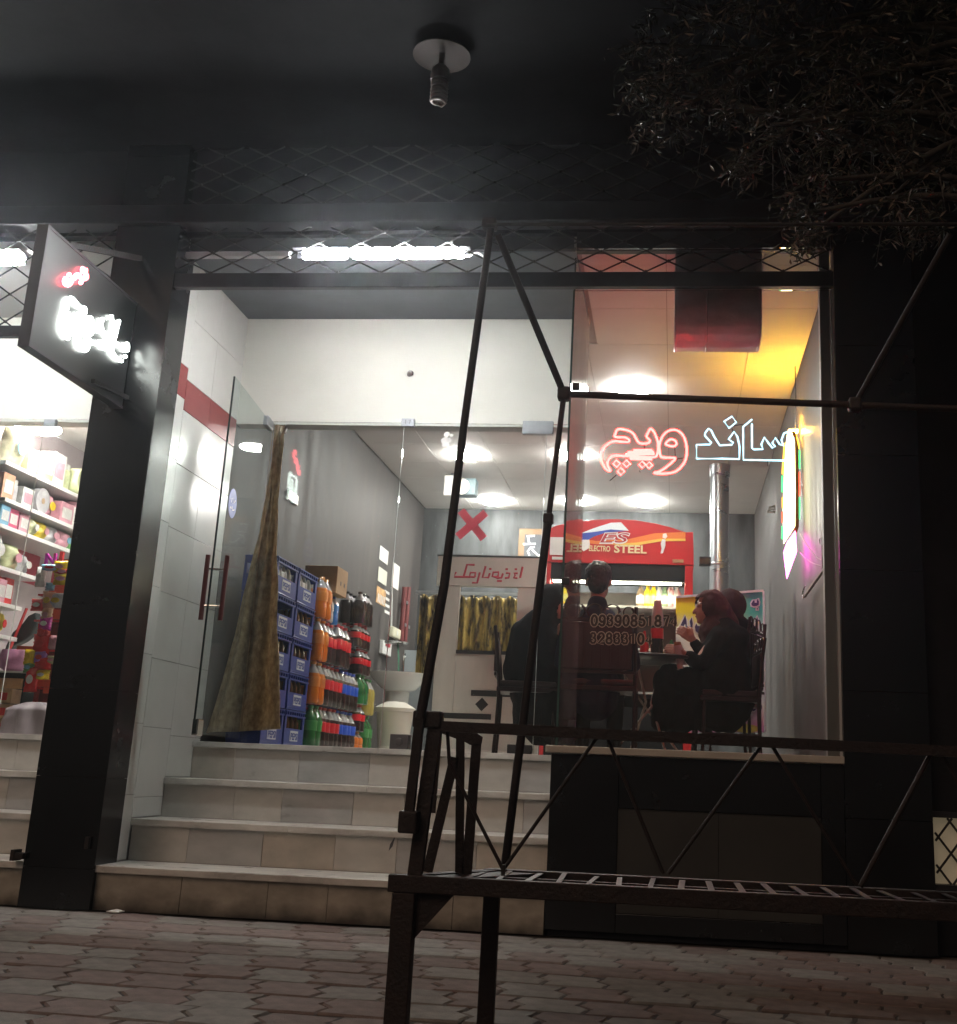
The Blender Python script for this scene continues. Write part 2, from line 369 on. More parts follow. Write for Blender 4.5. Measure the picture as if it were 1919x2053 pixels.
add_grime(M['dirty_riser'], .0, .085, (.035,.028,.022))
# ================================================================== the setting
XL, XR = -2.978, 0.89            # side walls of the sandwich shop
YB, ZF, ZC = 6.05, 0.88, 3.75    # back wall, floor level, ceiling level
YF = -1.10                       # street face of the building

g = struct(MB().box((-40,-60,-.30),(40,25,-.06)).build('ground', M['asphalt']))
pv = struct(MB().box((-9,-4.7,-.10),(8,-.2,-.008)).build('pavement', M['joint']))

# interlocking pavers: straight long sides, S-shaped ends
PW, PD = .235, .262
def paver_poly(inset):
    h = PD/2 - .0042 - inset; pts = []
    ys = [-1,-.55,-.28,0,.28,.55,1]; sx = [.004,.012,.026,.0,-.026,-.012,-.004]
    for t, s in zip(ys, sx): pts.append((PW/2-.0042-inset+s, t*h))
    for t, s in list(zip(ys, sx))[::-1]: pts.append((-PW/2+.0042+inset+s, t*h))
    return pts
def paver_mesh(m, tilt):
    mb = MB(); a = paver_poly(0); b = paver_poly(.007); n = len(a)
    tz = lambda x, y: tilt[0]*x + tilt[1]*y
    vs = [(x,y,-.04) for x,y in a] + [(x,y,-.007+tz(x,y)) for x,y in a] + [(x,y,tz(x,y)) for x,y in b]
    fs = [(i,(i+1)%n,n+(i+1)%n,n+i) for i in range(n)] + [(n+i,n+(i+1)%n,2*n+(i+1)%n,2*n+i) for i in range(n)] + [tuple(range(2*n,3*n))]
    return mb.add(vs, fs), m
pmesh = []
for k in range(8):
    mk = ['paver_red','paver_grey','paver_dark','paver_grey','paver_red','paver_pale','paver_grey','paver_dark'][k]
    mb, m = paver_mesh(M[mk], (random.uniform(-.02,.02), random.uniform(-.02,.02))); pmesh.append(mb.mesh(m, name='paver'))
spots = []
rows = int((4.65-1.13)/PD)
for j in range(rows):
    y = -1.13 - PD*(j+.5)
    for i in range(-17, 13):
        x = i*PW + (PW*.42*j) % PW - .3
        if x < -3.9 or x > 2.4: continue
        spots.append((x, y, j, i))
def vis(x, y):
    q = CR.transposed() @ (Vector((x,y,0)) - CAM)
    if q.y < .5: return None
    u = PPX + FPX*q.x/q.y; v = PPY - FPX*q.z/q.y
    return (u, v) if -90 < u < 2010 and v < 2110 else None
cand = sorted([s for s in spots if vis(s[0], s[1])], key=lambda s: s[1])
near = set((s[2], s[3]) for s in cand[:300])
field = MB(); fm = [M[k] for k in ('paver_red','paver_grey','paver_dark','paver_pale')]
for x, y, j, i in spots:
    red = ((i + j) % 2 == 0) != (random.random() < .3)
    k = random.choice((0,2,4,7)) if red else random.choice((1,3,5,6))
    if random.random() < .12: k = random.randrange(8)
    dx, dz = random.uniform(-.0015,.0015), random.uniform(-.005,.0015)
    if (j, i) in near:
        o = bpy.data.objects.new('paver', pmesh[k]); COL.objects.link(o); o.parent = pv
        o.location = Vector((x+dx, y, dz)) - pv.location
    else:
        mb, m = paver_mesh(None, (0,0)); o0 = len(field.v)
        field.v += [Vector((p.x+x+dx, p.y+y, p.z+dz)) for p in mb.v]; field.f += [tuple(a+o0 for a in f) for f in mb.f]
        field.m += [{0:0,4:0,2:2,7:2,1:1,3:1,6:1,5:3}[k]] * len(mb.f)
fo = field.build('paver_field', fm, pv); fo['kind'] = 'stuff'

# ---------- sandwich shop shell
fl = struct(MB().box((XL,.14,.72),(XR,YB,ZF)).box((-.585,-1.0,.876),(XR,.135,ZF)).build('floor', M['floor']))
wlf = struct(MB().box((XL-.13,.115,.5),(XL,YB+.1,ZC+.06)).build('wall_left', M['wall_streak']))
wbk = struct(MB().box((XL+.002,YB,.5),(XR-.002,YB+.12,ZC+.06)).build('wall_back', M['wall_back']))
wrt = struct(MB().box((XR,-.96,.5),(XR+.10,YB+.1,ZC+.06)).build('wall_right', M['wall_right']))
wdo = struct(MB().box((XL+.002,.10,2.975),(-.61,.22,3.80)).build('wall_above_door', M['cream']))
sof = struct(MB().box((XL+.002,-.95,3.735),(-.61,.098,3.79)).build('porch_soffit', M['soffit']))
# ceiling with laid-in panels
ce = struct(MB().box((XL,-.97,ZC+.012),(XR,YB,ZC+.09)).build('ceiling', M['grout']))
for i in range(-1, 7):
    for j in range(-2, 10):
        x0, x1 = .202 - .575*i - .2875, .202 - .575*i + .2875; y0, y1 = -.055 + .66*j, -.055 + .66*(j+1)
        x0, x1 = max(x0, XL+.002), min(x1, XR-.002); y0, y1 = max(y0, -.955), min(y1, YB-.002)
        if x1 - x0 < .05 or y1 - y0 < .05: continue
        if x1 < -.6 and y0 < .2:
            if y1 < .3: continue
            y0 = .224
        elif x0 < -.6 and y0 < .2: x0 = -.585
        MB().box((x0+.0025,y0+.0025,ZC),(x1-.0025,y1-.0025,ZC+.011)).build('ceiling_tile', M['ceiling'], ce)
# porch side wall: big glazed tiles with a stepped red band
sw = struct(MB().box((XL-.13,-1.075,.0),(XL-.012,.11,3.80)).build('side_wall', M['grout']))
def wtile(y0, y1, z0, z1, m):
    o = MB().box((XL-.0115,y0+.0015,z0+.0015),(XL+random.uniform(-.0008,.0008),y1-.0015,z1-.0015)).build('wall_tile', M[m], sw, bevel=.0015)
for c, (y0, y1, red0, red1, offz) in enumerate(((-1.075,-.73,2.878,3.075,.0),(-.73,-.35,2.813,3.004,-.07),(-.35,.11,2.813,3.004,-.07))):
    zs = [.225]; z = red0 - .385*6 + (0 if c == 0 else .05)
    while z < red0 - .01:
        if z > .3: zs.append(z)
        z += .385
    zs = [z for z in zs if z < red0-.02] + [red0]
    if c == 2: zs = [.665, .9] + [z for z in zs if z > .95]
    if c == 1: zs = [.445] + [z for z in zs if z > .5]
    for a, b in zip(zs, zs[1:]): wtile(y0, y1, a, b, 'white_tile')
    wtile(y0, y1, red0, red1, 'red_tile')
    zt = red1
    while zt < 3.79: wtile(y0, y1, zt, min(zt+.385, 3.80), 'white_tile'); zt += .385

# ---------- neighbouring shop shell (sweets shop on the other side of the black pillar)
struct(MB().box((-5.0,.14,.72),(-3.11,3.4,ZF)).build('neighbour_floor', M['floor']))
struct(MB().box((-5.1,.125,.5),(-4.95,3.5,ZC+.06)).build('neighbour_wall_left', mat('greyish pink shelf back', (.50,.42,.43), .6, var=.15)))
struct(MB().box((-4.95,3.4,.5),(-3.11,3.5,ZC+.06)).build('neighbour_wall_back', mat('lilac grey paint', (.55,.52,.55), .6, var=.08)))
struct(MB().box((-3.118,.125,.5),(-3.1105,3.4,ZC)).build('neighbour_wall_right', M['white_paint']))
struct(MB().box((-5.6,-.97,ZC),(-3.115,.22,ZC+.06)).build('neighbour_porch_soffit', M['ceiling']))
struct(MB().box((-4.95,.222,3.22),(-3.119,3.4,3.28)).build('neighbour_ceiling', M['ceiling']))
struct(MB().box((-5.6,.10,2.975),(-3.115,.22,3.745)).build('neighbour_wall_above_door', M['cream']))
struct(MB().box((-7.6,-.9,.0),(-5.6,.12,4.38)).build('neighbour_wall_far', M['black_rough']))

# ---------- building face: black fascia, overhang, plinth
b = thing('shop_building', 'dark shop building with black fascia and deep overhang above both lit shops', 'building', (-1.0,-1.0,0))
MB().box((-9,-2.95,4.40),(6,8,4.75)).build('overhang', M['black_rough'], b)
MB().box((-9,-1.02,3.82),(6,-.90,4.395)).build('fascia', M['black_rough'], b)
MB().box((-.60,-1.03,3.70),(.84,-.985,3.82)).build('transom_header', M['beam'], b)
MB().box((-2.955,-.975,3.738),(-.62,-.952,3.82)).build('light_ledge', mat('grey ledge', (.045,.045,.048), .7), b)
MB().box((-9,YB+.3,0),(6,YB+.6,4.4)).build('rear_wall', M['black_rough'], b)
MB().box((-9,-1.16,3.835),(6,-1.03,3.955)).build('header_beam', M['beam'], b, bevel=.006)
MB().box((-9,-.85,ZC+.12),(6,YB+.3,ZC+.16)).build('roof_slab', M['black_rough'], b)
MB().box((1.28,-1.0,0),(6,-.9,3.82)).build('side_cladding', M['black_rough'], b)

# black pillar between the two shops, clad in slabs
bp = thing('granite_pillar', 'tall black granite pillar between the two lit shops', 'pillar', (-3.155,-1.0,0))
MB().box((-3.335,-1.11,0),(-2.975,-.885,4.38)).build('core', M['joint'], bp)
z = 0.0; k = 0
while z < 4.36:
    h = .20 if k == 0 else .455; z1 = min(z+h, 4.37); e = random.uniform(-.001,.001)
    MB().box((-3.349,-1.124+e,z+.0008),(-2.961,-.88,z1-.0008)).build('slab', M['black_stone'], bp); z = z1; k += 1
MB().box((-3.40,-1.16,.235),(-3.34,-1.10,.265)).box((-3.405,-1.165,.225),(-3.385,-1.09,.28)).build('bolt_lug', M['iron'], bp)
MB().box((-3.02,-1.15,.30),(-3.0,-1.12,.36)).build('hinge_tab', M['iron_worn'], bp)

rp = thing('granite_pillar', 'wide black granite wall to the right of the display window', 'pillar', (1.06,-1.0,0))
MB().box((.87,-1.08,0),(1.262,-.962,3.82)).build('core', M['joint'], rp)
z = 0.0
while z < 3.80:
    z1 = min(z+.62, 3.815)
    MB().box((.848,-1.094,z+.002),(1.268,-.965,z1-.002)).build('slab', M['black_stone'], rp); z = z1

pl = thing('window_plinth', 'low black plinth under the display window with pale stone sill', 'plinth', (.12,-1.0,0))
MB().box((-.605,-1.075,0),(.865,.13,.872)).build('core', M['black_rough'], pl)
for x0, x1, z0, z1, m in ((-.622,-.275,.03,.872,'black_stone'),(-.272,.73,.62,.872,'black_stone'),(.733,.845,.03,.872,'black_stone'),(-.272,.73,.03,.12,'black_stone')):
    MB().box((x0,-1.093,z0),(x1,-1.077,z1)).build('cladding_panel', M[m], pl, bevel=.002)
dg_ = mat('dusty dark metal shutter', (.032,.031,.027), .75, var=.3, vs=(3,3,3))
for k in range(2): MB().box((-.272+k*.502,-1.084,.123),(-.272+(k+1)*.502-.003,-1.0755,.617)).build('vent_panel', dg_, pl)
MB().box((-.622,-1.07,.03),(-.607,.13,.872)).build('cladding_panel', M['black_stone'], pl)
MB().box((-.65,-1.125,.878),(.846,-1.03,.914)).build('sill', M['marble_c'], pl, bevel=.004)

# ---------- stairs
def stairs(x0, x1, label):
    t = thing('stair_flight', label, 'stairs', ((x0+x1)/2,-.5,0))
    core = MB()
    for k, (yf, zt) in enumerate(((-1.10,.22),(-.725,.44),(-.36,.66),(0.0,.88))):
        yb = (-.725,-.36,0.0,.14)[k]
        core.box((x0+.002,yf+.022,.0),(x1-.002,yb+.03,zt-.035))
        # riser tiles
        x = x0+.002
        while x < x1-.02:
            wd = random.uniform(.27,.48)
            xe = x+wd if x1-(x+wd) > .15 else x1-.002
            m = random.choice(('marble','marble','marble_b','marble_c')) if k else 'dirty_riser'
            e = random.uniform(-.0012,.0012)
            MB().box((x+.001,yf+.010+e,zt-.22+.001),(xe-.001,yf+.0215,zt-.0345)).build('riser_tile', M[m], t, bevel=.0012); x = xe
        # tread slabs, nosing proud of the riser
        cuts = [x0+.001] + sorted(x0+(x1-x0)*q for q in ([.52] if k == 0 else [.38,.74] if k == 1 else [.52] if k == 2 else [.5,.86])) + [x1-.001]
        for a, c in zip(cuts, cuts[1:]):
            MB().box((a+.001,yf-.014+random.uniform(-.002,.002),zt-.034),(c-.001,yb+.0095,zt)).build('tread_slab', M['tread'], t, bevel=.003)
    core.build('core', M['joint'], t)
    return t
st = stairs(XL, -.624, 'pale stone steps rising to the open glass door of the sandwich shop')
MB().prism([(-1.52,-.7160,.335),(-1.50,-.7160,.36),(-1.488,-.7160,.42),(-1.50,-.7160,.44-.045),(-1.515,-.7160,.37)],(0,.001,0)).build('paint_stain', mat('dark paint stain', (.06,.06,.065), .8), st)
stairs(-5.6, -3.352, 'pale stone steps of the neighbouring sweets shop, left of the black pillar')
# ================================================================== shop front: glass, grilles, doors, lights, signs
def lattice(mb, x0, x1, z0, z1, y, pw, ph, w, t, px=0.0, pz=0.0):
    """crossing diagonal straps clipped to a rectangle"""
    sl = ph / pw
    for sgn in (1, -1):
        c0 = min(z0 - sl*x0*sgn, z0 - sl*x1*sgn, z1 - sl*x0*sgn, z1 - sl*x1*sgn); c1 = max(z0 - sl*x0*sgn, z0 - sl*x1*sgn, z1 - sl*x0*sgn, z1 - sl*x1*sgn)
        base = pz - sl*px*sgn
        n0 = int(math.floor((c0-base)/ph)); n1 = int(math.ceil((c1-base)/ph))
        for n in range(n0, n1+1):
            c = base + n*ph; pts = []
            xa, xb = x0, x1
            za, zb = c + sl*sgn*xa, c + sl*sgn*xb
            def clip(xa, za, xb, zb):
                for lim, lo in ((z0, True), (z1, False)):
                    if (za < lim) == lo and (zb < lim) == lo and za != lim: return None
                    if ((za < lim) if lo else (za > lim)): f = (lim-za)/(zb-za); xa, za = xa+(xb-xa)*f, lim
                    if ((zb < lim) if lo else (zb > lim)): f = (lim-zb)/(za-zb); xb, zb = xb+(xa-xb)*f, lim
                return xa, za, xb, zb
            r = clip(xa, za, xb, zb)
            if not r or abs(r[0]-r[2]) < .02: continue
            yy = y + (.0 if sgn > 0 else t*1.15)
            mb.bar((r[0],yy,r[1]), (r[2],yy,r[3]), t, w, up=(0,0,1))
def grille(label, x0, x1, z0, z1, y, pw, ph, px, pz, frame=True):
    t = thing('scissor_grille', label, 'grille', ((x0+x1)/2, y, z0))
    mb = MB(); lattice(mb, x0, x1, z0, z1, y, pw, ph, .009, .004, px, pz); mb.build('lattice', M['grille'], t)
    rv = MB(); i0 = int((x0-px)/(pw/2))-1
    for i in range(i0, int((x1-px)/(pw/2))+2):
        for j in range(-14, 15):
            if (i + j) % 2: continue
            x, zz_ = px + i*pw/2, pz + j*ph/2
            if x0+.02 < x < x1-.02 and z0+.01 < zz_ < z1-.01: rv.lathe([(.0001,-.007),(.007,-.006),(.009,0),(.009,.008)], (x, y-.002, zz_), 8, axis='y')
    r = rv.build('rivets', M['iron_worn'], t, smooth=40); r['kind'] = 'stuff'
    return t
a = PY(700, 546, -1.085)
node = PY(471.6, 487, -1.085)        # one crossing of the lattice seen in the photograph
gr = grille('dark diamond lattice grille over the transom of the sandwich shop', -2.955, .838, 3.535, 4.37, -1.085, .256, .128, node.x, node.z)
MB().box((-2.958,-1.115,3.442),(.844,-1.068,3.532)).build('bottom_rail', M['beam'], gr, bevel=.004)
gl = grille('dark diamond lattice grille over the neighbouring sweets shop door', -4.6, -3.352, 3.205, 3.83, -1.085, .256, .175, -3.6, 3.5)
MB().box((-5.6,-1.115,3.135),(-3.352,-1.068,3.202)).build('bottom_rail', M['beam'], gl, bevel=.004)
g3 = thing('glowing_wall_panel', 'small pale wall panel with added glow behind lattice bars at the far right edge', 'window', (1.5,-1.03,.3))
MB().box((1.285,-1.012,.33),(1.9,-1.004,.64)).build('pane', mat('pale wall with added glow', (.5,.45,.36), .6, emit=(1.0,.80,.50), es=.03), g3)  # pale wall panel; emission stands in for light from an unseen source
mb = MB(); lattice(mb, 1.285, 1.9, .33, .64, -1.05, .115, .15, .011, .004, 1.30, .40); mb.build('lattice', M['grille'], g3)
MB().box((1.27,-1.06,.30),(1.93,-1.005,.328)).box((1.27,-1.06,.642),(1.93,-1.005,.67)).build('lattice_frame', M['beam'], g3)

# ---------- display window
dw = thing('display_window', 'tall frameless display window with red and white neon lettering inside', 'window', (.12,-1.05,.915))
MB().box((-.594,-1.062,.9145),(.832,-1.052,3.441)).build('front_pane', M['glass'], dw)
MB().box((-.594,-1.062,3.533),(.832,-1.052,3.699)).build('transom_pane', M['glass'], dw)
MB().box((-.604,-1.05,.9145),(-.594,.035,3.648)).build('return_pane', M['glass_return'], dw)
MB().box((-.606,-1.066,.9145),(-.5945,-1.0505,3.441)).build('corner_edge', M['glass_edge'], dw)
MB().box((.8325,-1.07,.9145),(.8455,-1.045,3.441)).build('jamb_trim', mat('pale aluminium trim', (.60,.58,.56), .4, .4), dw)
MB().box((.775,-1.04,.9145),(.832,-.97,3.70)).build('jamb_post', mat('beige jamb', (.36,.32,.30), .5, var=.2, vs=(5,5,1)), dw)
p = PY(1155, 776, -1.07)
MB().cbox((p.x,-1.075,p.z),(.045,.03,.04)).build('glass_clip', M['black_plastic'], dw, bevel=.006)
p = PY(1134, 1166, -1.07)
MB().cbox((p.x,-1.075,p.z),(.045,.03,.04)).build('glass_clip', M['black_plastic'], dw, bevel=.006)
# phone numbers in vinyl on the glass
def ell(cx, cy, rx, ry, a0=0, a1=360, k=14): return [(cx+rx*math.cos(R_(a0+(a1-a0)*i/k)), cy+ry*math.sin(R_(a0+(a1-a0)*i/k))) for i in range(k+1)]
DIG = {'0': [ell(0,.5,.72,.5)], '1': [[(-.45,.78),(.05,1.0),(.05,0)]], '2': [ell(0,.70,.70,.30,165,-35)+[(-.7,.0),(.75,.0)]], '3': [[(-.62,.86),(-.25,1.0),(.3,.98),(.56,.78),(.35,.57),(-.12,.53),(.48,.46),(.68,.25),(.35,.02),(-.25,.0),(-.70,.15)]],
 '4': [[(.3,0),(.3,1.0),(-.75,.28),(.75,.28)]], '5': [[(.65,1.0),(-.5,1.0),(-.62,.54)]+ell(-.05,.32,.75,.31,115,-150)], '7': [[(-.72,1.0),(.72,1.0),(.25,.5),(-.1,.0)]], '8': [ell(0,.75,.58,.25), ell(0,.25,.72,.27)], '9': [ell(0,.68,.70,.32), [(.70,.66)]+ell(-.02,.40,.72,.40,20,-140)]}
for s, (p0, p1), hh in (('09390851874', (zz(1080,1020,3.871,[(400,918)])[0], zz(1080,1020,3.871,[(1082,922)])[0]), .068), ('32833104', (zz(1080,1020,3.871,[(392,1052)])[0], zz(1080,1020,3.871,[(886,1062)])[0]), .066)):
    a, b_ = PY(*p0, -1.066), PY(*p1, -1.066)
    n = len(s); L = b_ - a; st_ = L / n; wd_ = st_.length*.45; up_ = Vector((0,0,1)); ex = st_.normalized()
    for i, ch in enumerate(s):
        c0 = a + st_*(i+.5); j0 = (hh/2)
        for (nm, r_, dy, mm) in (('digit_outline', .0108, 0.0, 'tan_print'), ('digit', .0064, .0012, 'brown_print')):
            mb = MB()
            for pl_ in DIG[ch]:
                mb.tube([c0 + ex*(x_*wd_) + up_*(hh*.12 + y_*hh*.78) + Vector((0,-dy,0)) for x_, y_ in pl_], r_*hh/.068, 8, flat=(0,1,0), r2=.0008)
            mb.build(nm, M[mm], dw)
p = PY(*zz(1500,780,2.761,[(130,668)])[0], -1.066)
for k in range(3): MB().bar(p+Vector((-.022+.004*k,0,.012*k-.012)), p+Vector((.020,0,.016*k-.020+.008)), .0015, .010, up=(0,0,1)).build('tape_remnant', M['paper'], dw)
# ---------- door wall
dl = thing('glass_door', 'glass door leaf swung open outward beside the white tiled wall, blue sticker on it', 'door', (-2.70,.03,.9))
H, N_ = Vector((-2.70,.02,.90)), Vector((-2.592,-.95,.90)); dv = (N_-H).normalized(); nv = Vector((dv.y,-dv.x,0))
if nv.x < 0: nv = -nv
def leafbox(s0, s1, z0, z1, t0, t1):
    P = [H+dv*s0+nv*t0, H+dv*s1+nv*t0, H+dv*s1+nv*t1, H+dv*s0+nv*t1]
    return [(p.x,p.y,z0) for p in P], (0,0,z1-z0)
LW = (N_-H).length
MB().prism(*leafbox(0, LW-.003, .905, 2.95, -.005, .005)).build('pane', glassmat('greenish door pane', tint=(.90,.94,.93), fac=.055, dirt=.06), dl)
MB().prism(*leafbox(LW-.003, LW, .905, 2.95, -.0055, .0055)).build('pane_edge', mat('dark glass edge', (.012,.02,.02), .2), dl)
MB().prism(*leafbox(.0, .16, 2.90, 2.965, -.016, .016)).build('top_patch', M['patch'], dl, bevel=.003)
MB().prism(*leafbox(LW-.13, LW-.02, .895, .985, -.016, .016)).build('lock_patch', M['chrome'], dl, bevel=.006)
for sd in (-1, 1):
    c = H + dv*(LW-.085) + nv*(.055*sd)
    MB().tube([(c.x,c.y,1.53),(c.x,c.y,1.90)], .014, 10).build('handle', mat('dark red wood handle', (.10,.025,.025), .3, coat=.3), dl, smooth=40)
c0 = H + dv*(LW-.085)
for zh in (1.61,1.82): MB().tube([c0-nv*.055+Vector((0,0,zh-.9)), c0+nv*.055+Vector((0,0,zh-.9))], .008, 8).build('handle_bolt', M['chrome'], dl, smooth=40)
ctr = H + dv*(LW-.24) + Vector((0,0,2.24-.9)) + nv*.0065
ring = [ctr + dv*(.088*math.cos(a*math.pi/14)) + Vector((0,0,.088*math.sin(a*math.pi/14))) for a in range(28)]
stk = MB().prism(ring, nv*.001).build('sticker', mat('blue sticker', (.035,.075,.42), .4), dl)
tx = MB()
for pts in ([(-.05,.03),(-.03,.01),(-.01,.03),(.0,.0)],[(.01,.03),(.03,.0),(.05,.02)],[(-.045,-.03),(-.01,-.04),(.01,-.02)],[(.02,-.035),(.045,-.03)]):
    tx.tube([ctr + nv*.0015 + dv*a_ + Vector((0,0,b_)) for a_, b_ in pts], .0035, 6, flat=tuple(nv), r2=.0006)
tx.build('sticker_lettering', M['white_print'], stk)

fp = thing('glass_panel', 'fixed glass panel of the entrance with a small numbered plate on top', 'glass panel', (-2.2,.03,.88))
MB().box((-2.69,.026,.885),(-1.80,.036,2.973)).build('pane', M['glass'], fp)
pt = PY(818, 847, .02)
tg = MB().cbox((pt.x,.03,pt.z),(.086,.034,.055)).build('top_patch', M['patch'], fp, bevel=.003)
tm = MB()
for pts in ([(-.014,.015),(-.012,-.012)],[(.006,.014),(.018,.014),(.012,-.012)]): tm.tube([(pt.x+a_,.0125,pt.z+b_) for a_,b_ in pts], .0022, 6)
tm.build('plate_number', M['black_plastic'], tg)
fx = PY(800, 1484, .0)
MB().cbox((fx.x,.045,.925),(.115,.09,.09)).lathe([(.0001,-.006),(.022,-.004),(.024,.004)], (fx.x,.0,.925), 16, axis='y').build('floor_lock', mat('dull floor lock steel', (.16,.15,.15), .4, .7), fp, bevel=.004)

dr = thing('glass_door', 'closed glass door leaf with a red cross taped on it', 'door', (-1.32,.03,.88))
MB().box((-1.797,.026,.895),(-.852,.036,2.972)).build('pane', M['glass'], dr)
for x in (-1.7985,-.851): MB().box((x-.0012,.0255,.895),(x+.0012,.0365,2.972)).build('pane_edge', mat('bright glass edge', (.55,.62,.60), .15), dr)
q0, q1 = PY(1049, 845, .03), PY(1109, 872, .03)
MB().box((q0.x,.013,q1.z),(q1.x,.049,q0.z)).build('top_patch', M['patch'], dr, bevel=.003)
q0, q1 = PY(1017, 1490, .0), PY(1065, 1505, .0)
MB().box((q0.x,.0,.882),(q1.x,.06,.935)).build('bottom_patch', mat('dull black patch', (.05,.05,.05), .4, .5), dr, bevel=.004)
xm = M['red_letter']
cx = [PY(u, v, .024) for u, v in zz(780,820,2.84,[(410,578),(540,738),(552,590),(392,728)])]
MB().bar(cx[0], cx[1], .002, .052, up=(cx[1]-cx[0]).cross(Vector((0,1,0)))).build('tape_strip', xm, dr)
MB().bar(cx[2]-Vector((0,.0025,0)), cx[3]-Vector((0,.0025,0)), .002, .052, up=(cx[3]-cx[2]).cross(Vector((0,1,0)))).build('tape_strip', xm, dr)
for (uu, vv, rr) in [(896,872,.020),(893,884,.028),(900,882,.018),(905,872,.012),(890,893,.012),(899,892,.010)]:
    p = PY(uu, vv, .0235); ring = [(p.x+rr*(.7+.5*random.random())*math.cos(k*.7), .0235, p.z+rr*(.7+.5*random.random())*math.sin(k*.7)) for k in range(9)]
    MB().prism(ring, (0,.0012,0)).build('paint_flake', M['white_paint'], dr)
MB().box((-.849,.026,.885),(-.607,.036,2.973)).build('side_pane', M['glass'], dr)

nl = thing('glass_panel', 'glass front of the sweets shop with one steel top clip', 'glass panel', (-4.2,.03,.88))
MB().box((-4.30,.026,.885),(-3.115,.036,2.973)).box((-4.94,.026,.885),(-4.303,.036,2.973)).build('pane', M['glass'], nl)
p = PY(102, 836, .02); MB().cbox((p.x,.03,2.945),(.082,.034,.05)).build('top_patch', M['patch'], nl, bevel=.003)

# ---------- lights
bt = thing('batten_light', 'bright white linear batten light glowing behind the lattice', 'light', (-1.6,-1.0,3.65))
p0, p1 = PY(600, 511, -1.0), PY(930, 513, -1.0)
for ua, ub in ((608,695),(708,791),(802,885)):
    qa, qb = PY(ua, 511, -1.0), PY(ub, 512, -1.0)
    MB().box((qa.x,-1.015,p0.z-.022),(qb.x,-.975,p0.z+.020)).build('diffuser', M['batten'], bt, bevel=.008)
for ua, ub in ((890,907),(911,929)):
    qa, qb = PY(ua, 512, -1.0), PY(ub, 512, -1.0)
    MB().box((qa.x,-1.013,p0.z-.019),(qb.x,-.977,p0.z+.017)).build('diffuser_end', M['batten'], bt, bevel=.008)
MB().box((p0.x-.02,-.974,p0.z-.010),(p1.x+.03,-.952,p0.z+.022)).build('housing', M['beam'], bt)
MB().box((p0.x-.03,-1.052,p0.z+.0225),(p1.x+.04,-.952,p0.z+.0275)).build('hood', M['beam'], bt)  # hood added to keep the batten's light off the overhang
MB().tube(smooth_path([(p1.x+.03,-.97,p0.z),(p1.x+.08,-.985,p0.z+.015),(p1.x+.14,-.98,p0.z-.03)]), .006, 6).build('cable', M['white_plastic'], bt)
un = MB().box((p0.x-.90,-1.01,p0.z-.012),(p0.x-.06,-.975,p0.z+.02)).build('batten_light', M['lamp_rim']); tag(un, 'unlit white batten fitting left of the bright one behind the lattice', 'light')
def ceil_lamp(x, y, label, z=ZC, r=.125):
    t = thing('ceiling_lamp', label, 'lamp', (x,y,z-.075), 'round surface-mounted ceiling lamps')
    MB().lathe([(.0001,-.042),(r*.8,-.040),(r*.95,-.034),(r,-.026),(r*.99,-.010)], (x,y,z), 24).build('diffuser', M['lamp_white'], t, smooth=50)
    MB().lathe([(r*.97,-.0095),(r*.97,-.006),(r*.9,-.001)], (x,y,z), 24).build('rim', M['lamp_rim'], t, smooth=40)
for (x, y), lb in zip(((-2.06,3.62),(-2.08,5.58),(-.357,1.566),(-.337,5.52),(-1.0,3.57),(-1.13,5.53)),
    ('ceiling lamp seen through the glass above the red taped cross, partly behind the long pole','ceiling lamp near the back wall just above the red cross','big ceiling lamp above the red neon word, touching the thin crossbar','ceiling lamp near the back wall above the red drinks fridge','ceiling lamp cut by the window corner, higher of the two there','ceiling lamp cut by the window corner, lower of the two there')):
    ceil_lamp(x, y, lb)
ceil_lamp(-3.80, .40, 'unseen ceiling lamp added in the sweets shop to brighten the snack rack', 3.22)  # out-of-view lamp added to light the rack from above and in front
p = PZ(75, 850, ZC); 
ceil_lamp(-4.66, .56, 'bright lamp over the top shelf of the sweets shop', 3.085, .16)
p = PY(40, 522, -.95); b2 = thing('batten_light', 'bright end of a batten light behind the neighbouring lattice at the frame edge', 'light', (p.x-.4,-.95,p.z))
MB().box((p.x-.9,-.97,p.z-.03),(p.x,-.93,p.z+.03)).build('diffuser', M['batten'], b2, bevel=.012)
MB().box((p.x-.95,-1.03,p.z+.0355),(p.x+.03,-.905,p.z+.041)).build('hood', M['beam'], b2)  # matching hood added over the second batten
MB().box((p.x-.95,-.929,p.z-.015),(p.x+.02,-.905,p.z+.035)).build('housing', M['lamp_rim'], b2)

cf = thing('hanging_bulb', 'unlit spiral bulb hanging under a round plate from the dark overhang', 'lamp', (-1.25,-1.98,4.05))
lx, ly = -1.25, -1.98
MB().lathe([(.02,.0),(.075,-.012),(.09,-.020),(.115,-.020),(.148,-.034),(.150,-.040),(.12,-.030),(.07,-.030),(.0001,-.028)], (lx,ly,4.395), 32).build('ceiling_plate', mat('dusty brown plate', (.060,.038,.030), .7, var=.3), cf, smooth=50)
MB().lathe([(.0001,-.02),(.016,-.02),(.016,-.09),(.030,-.10),(.046,-.12),(.050,-.16),(.048,-.185),(.02,-.19),(.0001,-.19)], (lx,ly,4.395), 20).build('lamp_base', mat('brown bulb base', (.07,.042,.032), .5), cf, smooth=50)
hx = []
for k in range(0, 121):
    a = k/120*2*math.pi*6; zt = 4.395-.185-.125*(k/120); rr = .036
    hx.append((lx+rr*math.cos(a), ly+rr*math.sin(a), zt))
hx += [(lx+.022*math.cos(.9), ly+.022*math.sin(.9), 4.395-.318), (lx-.006, ly, 4.395-.316)]
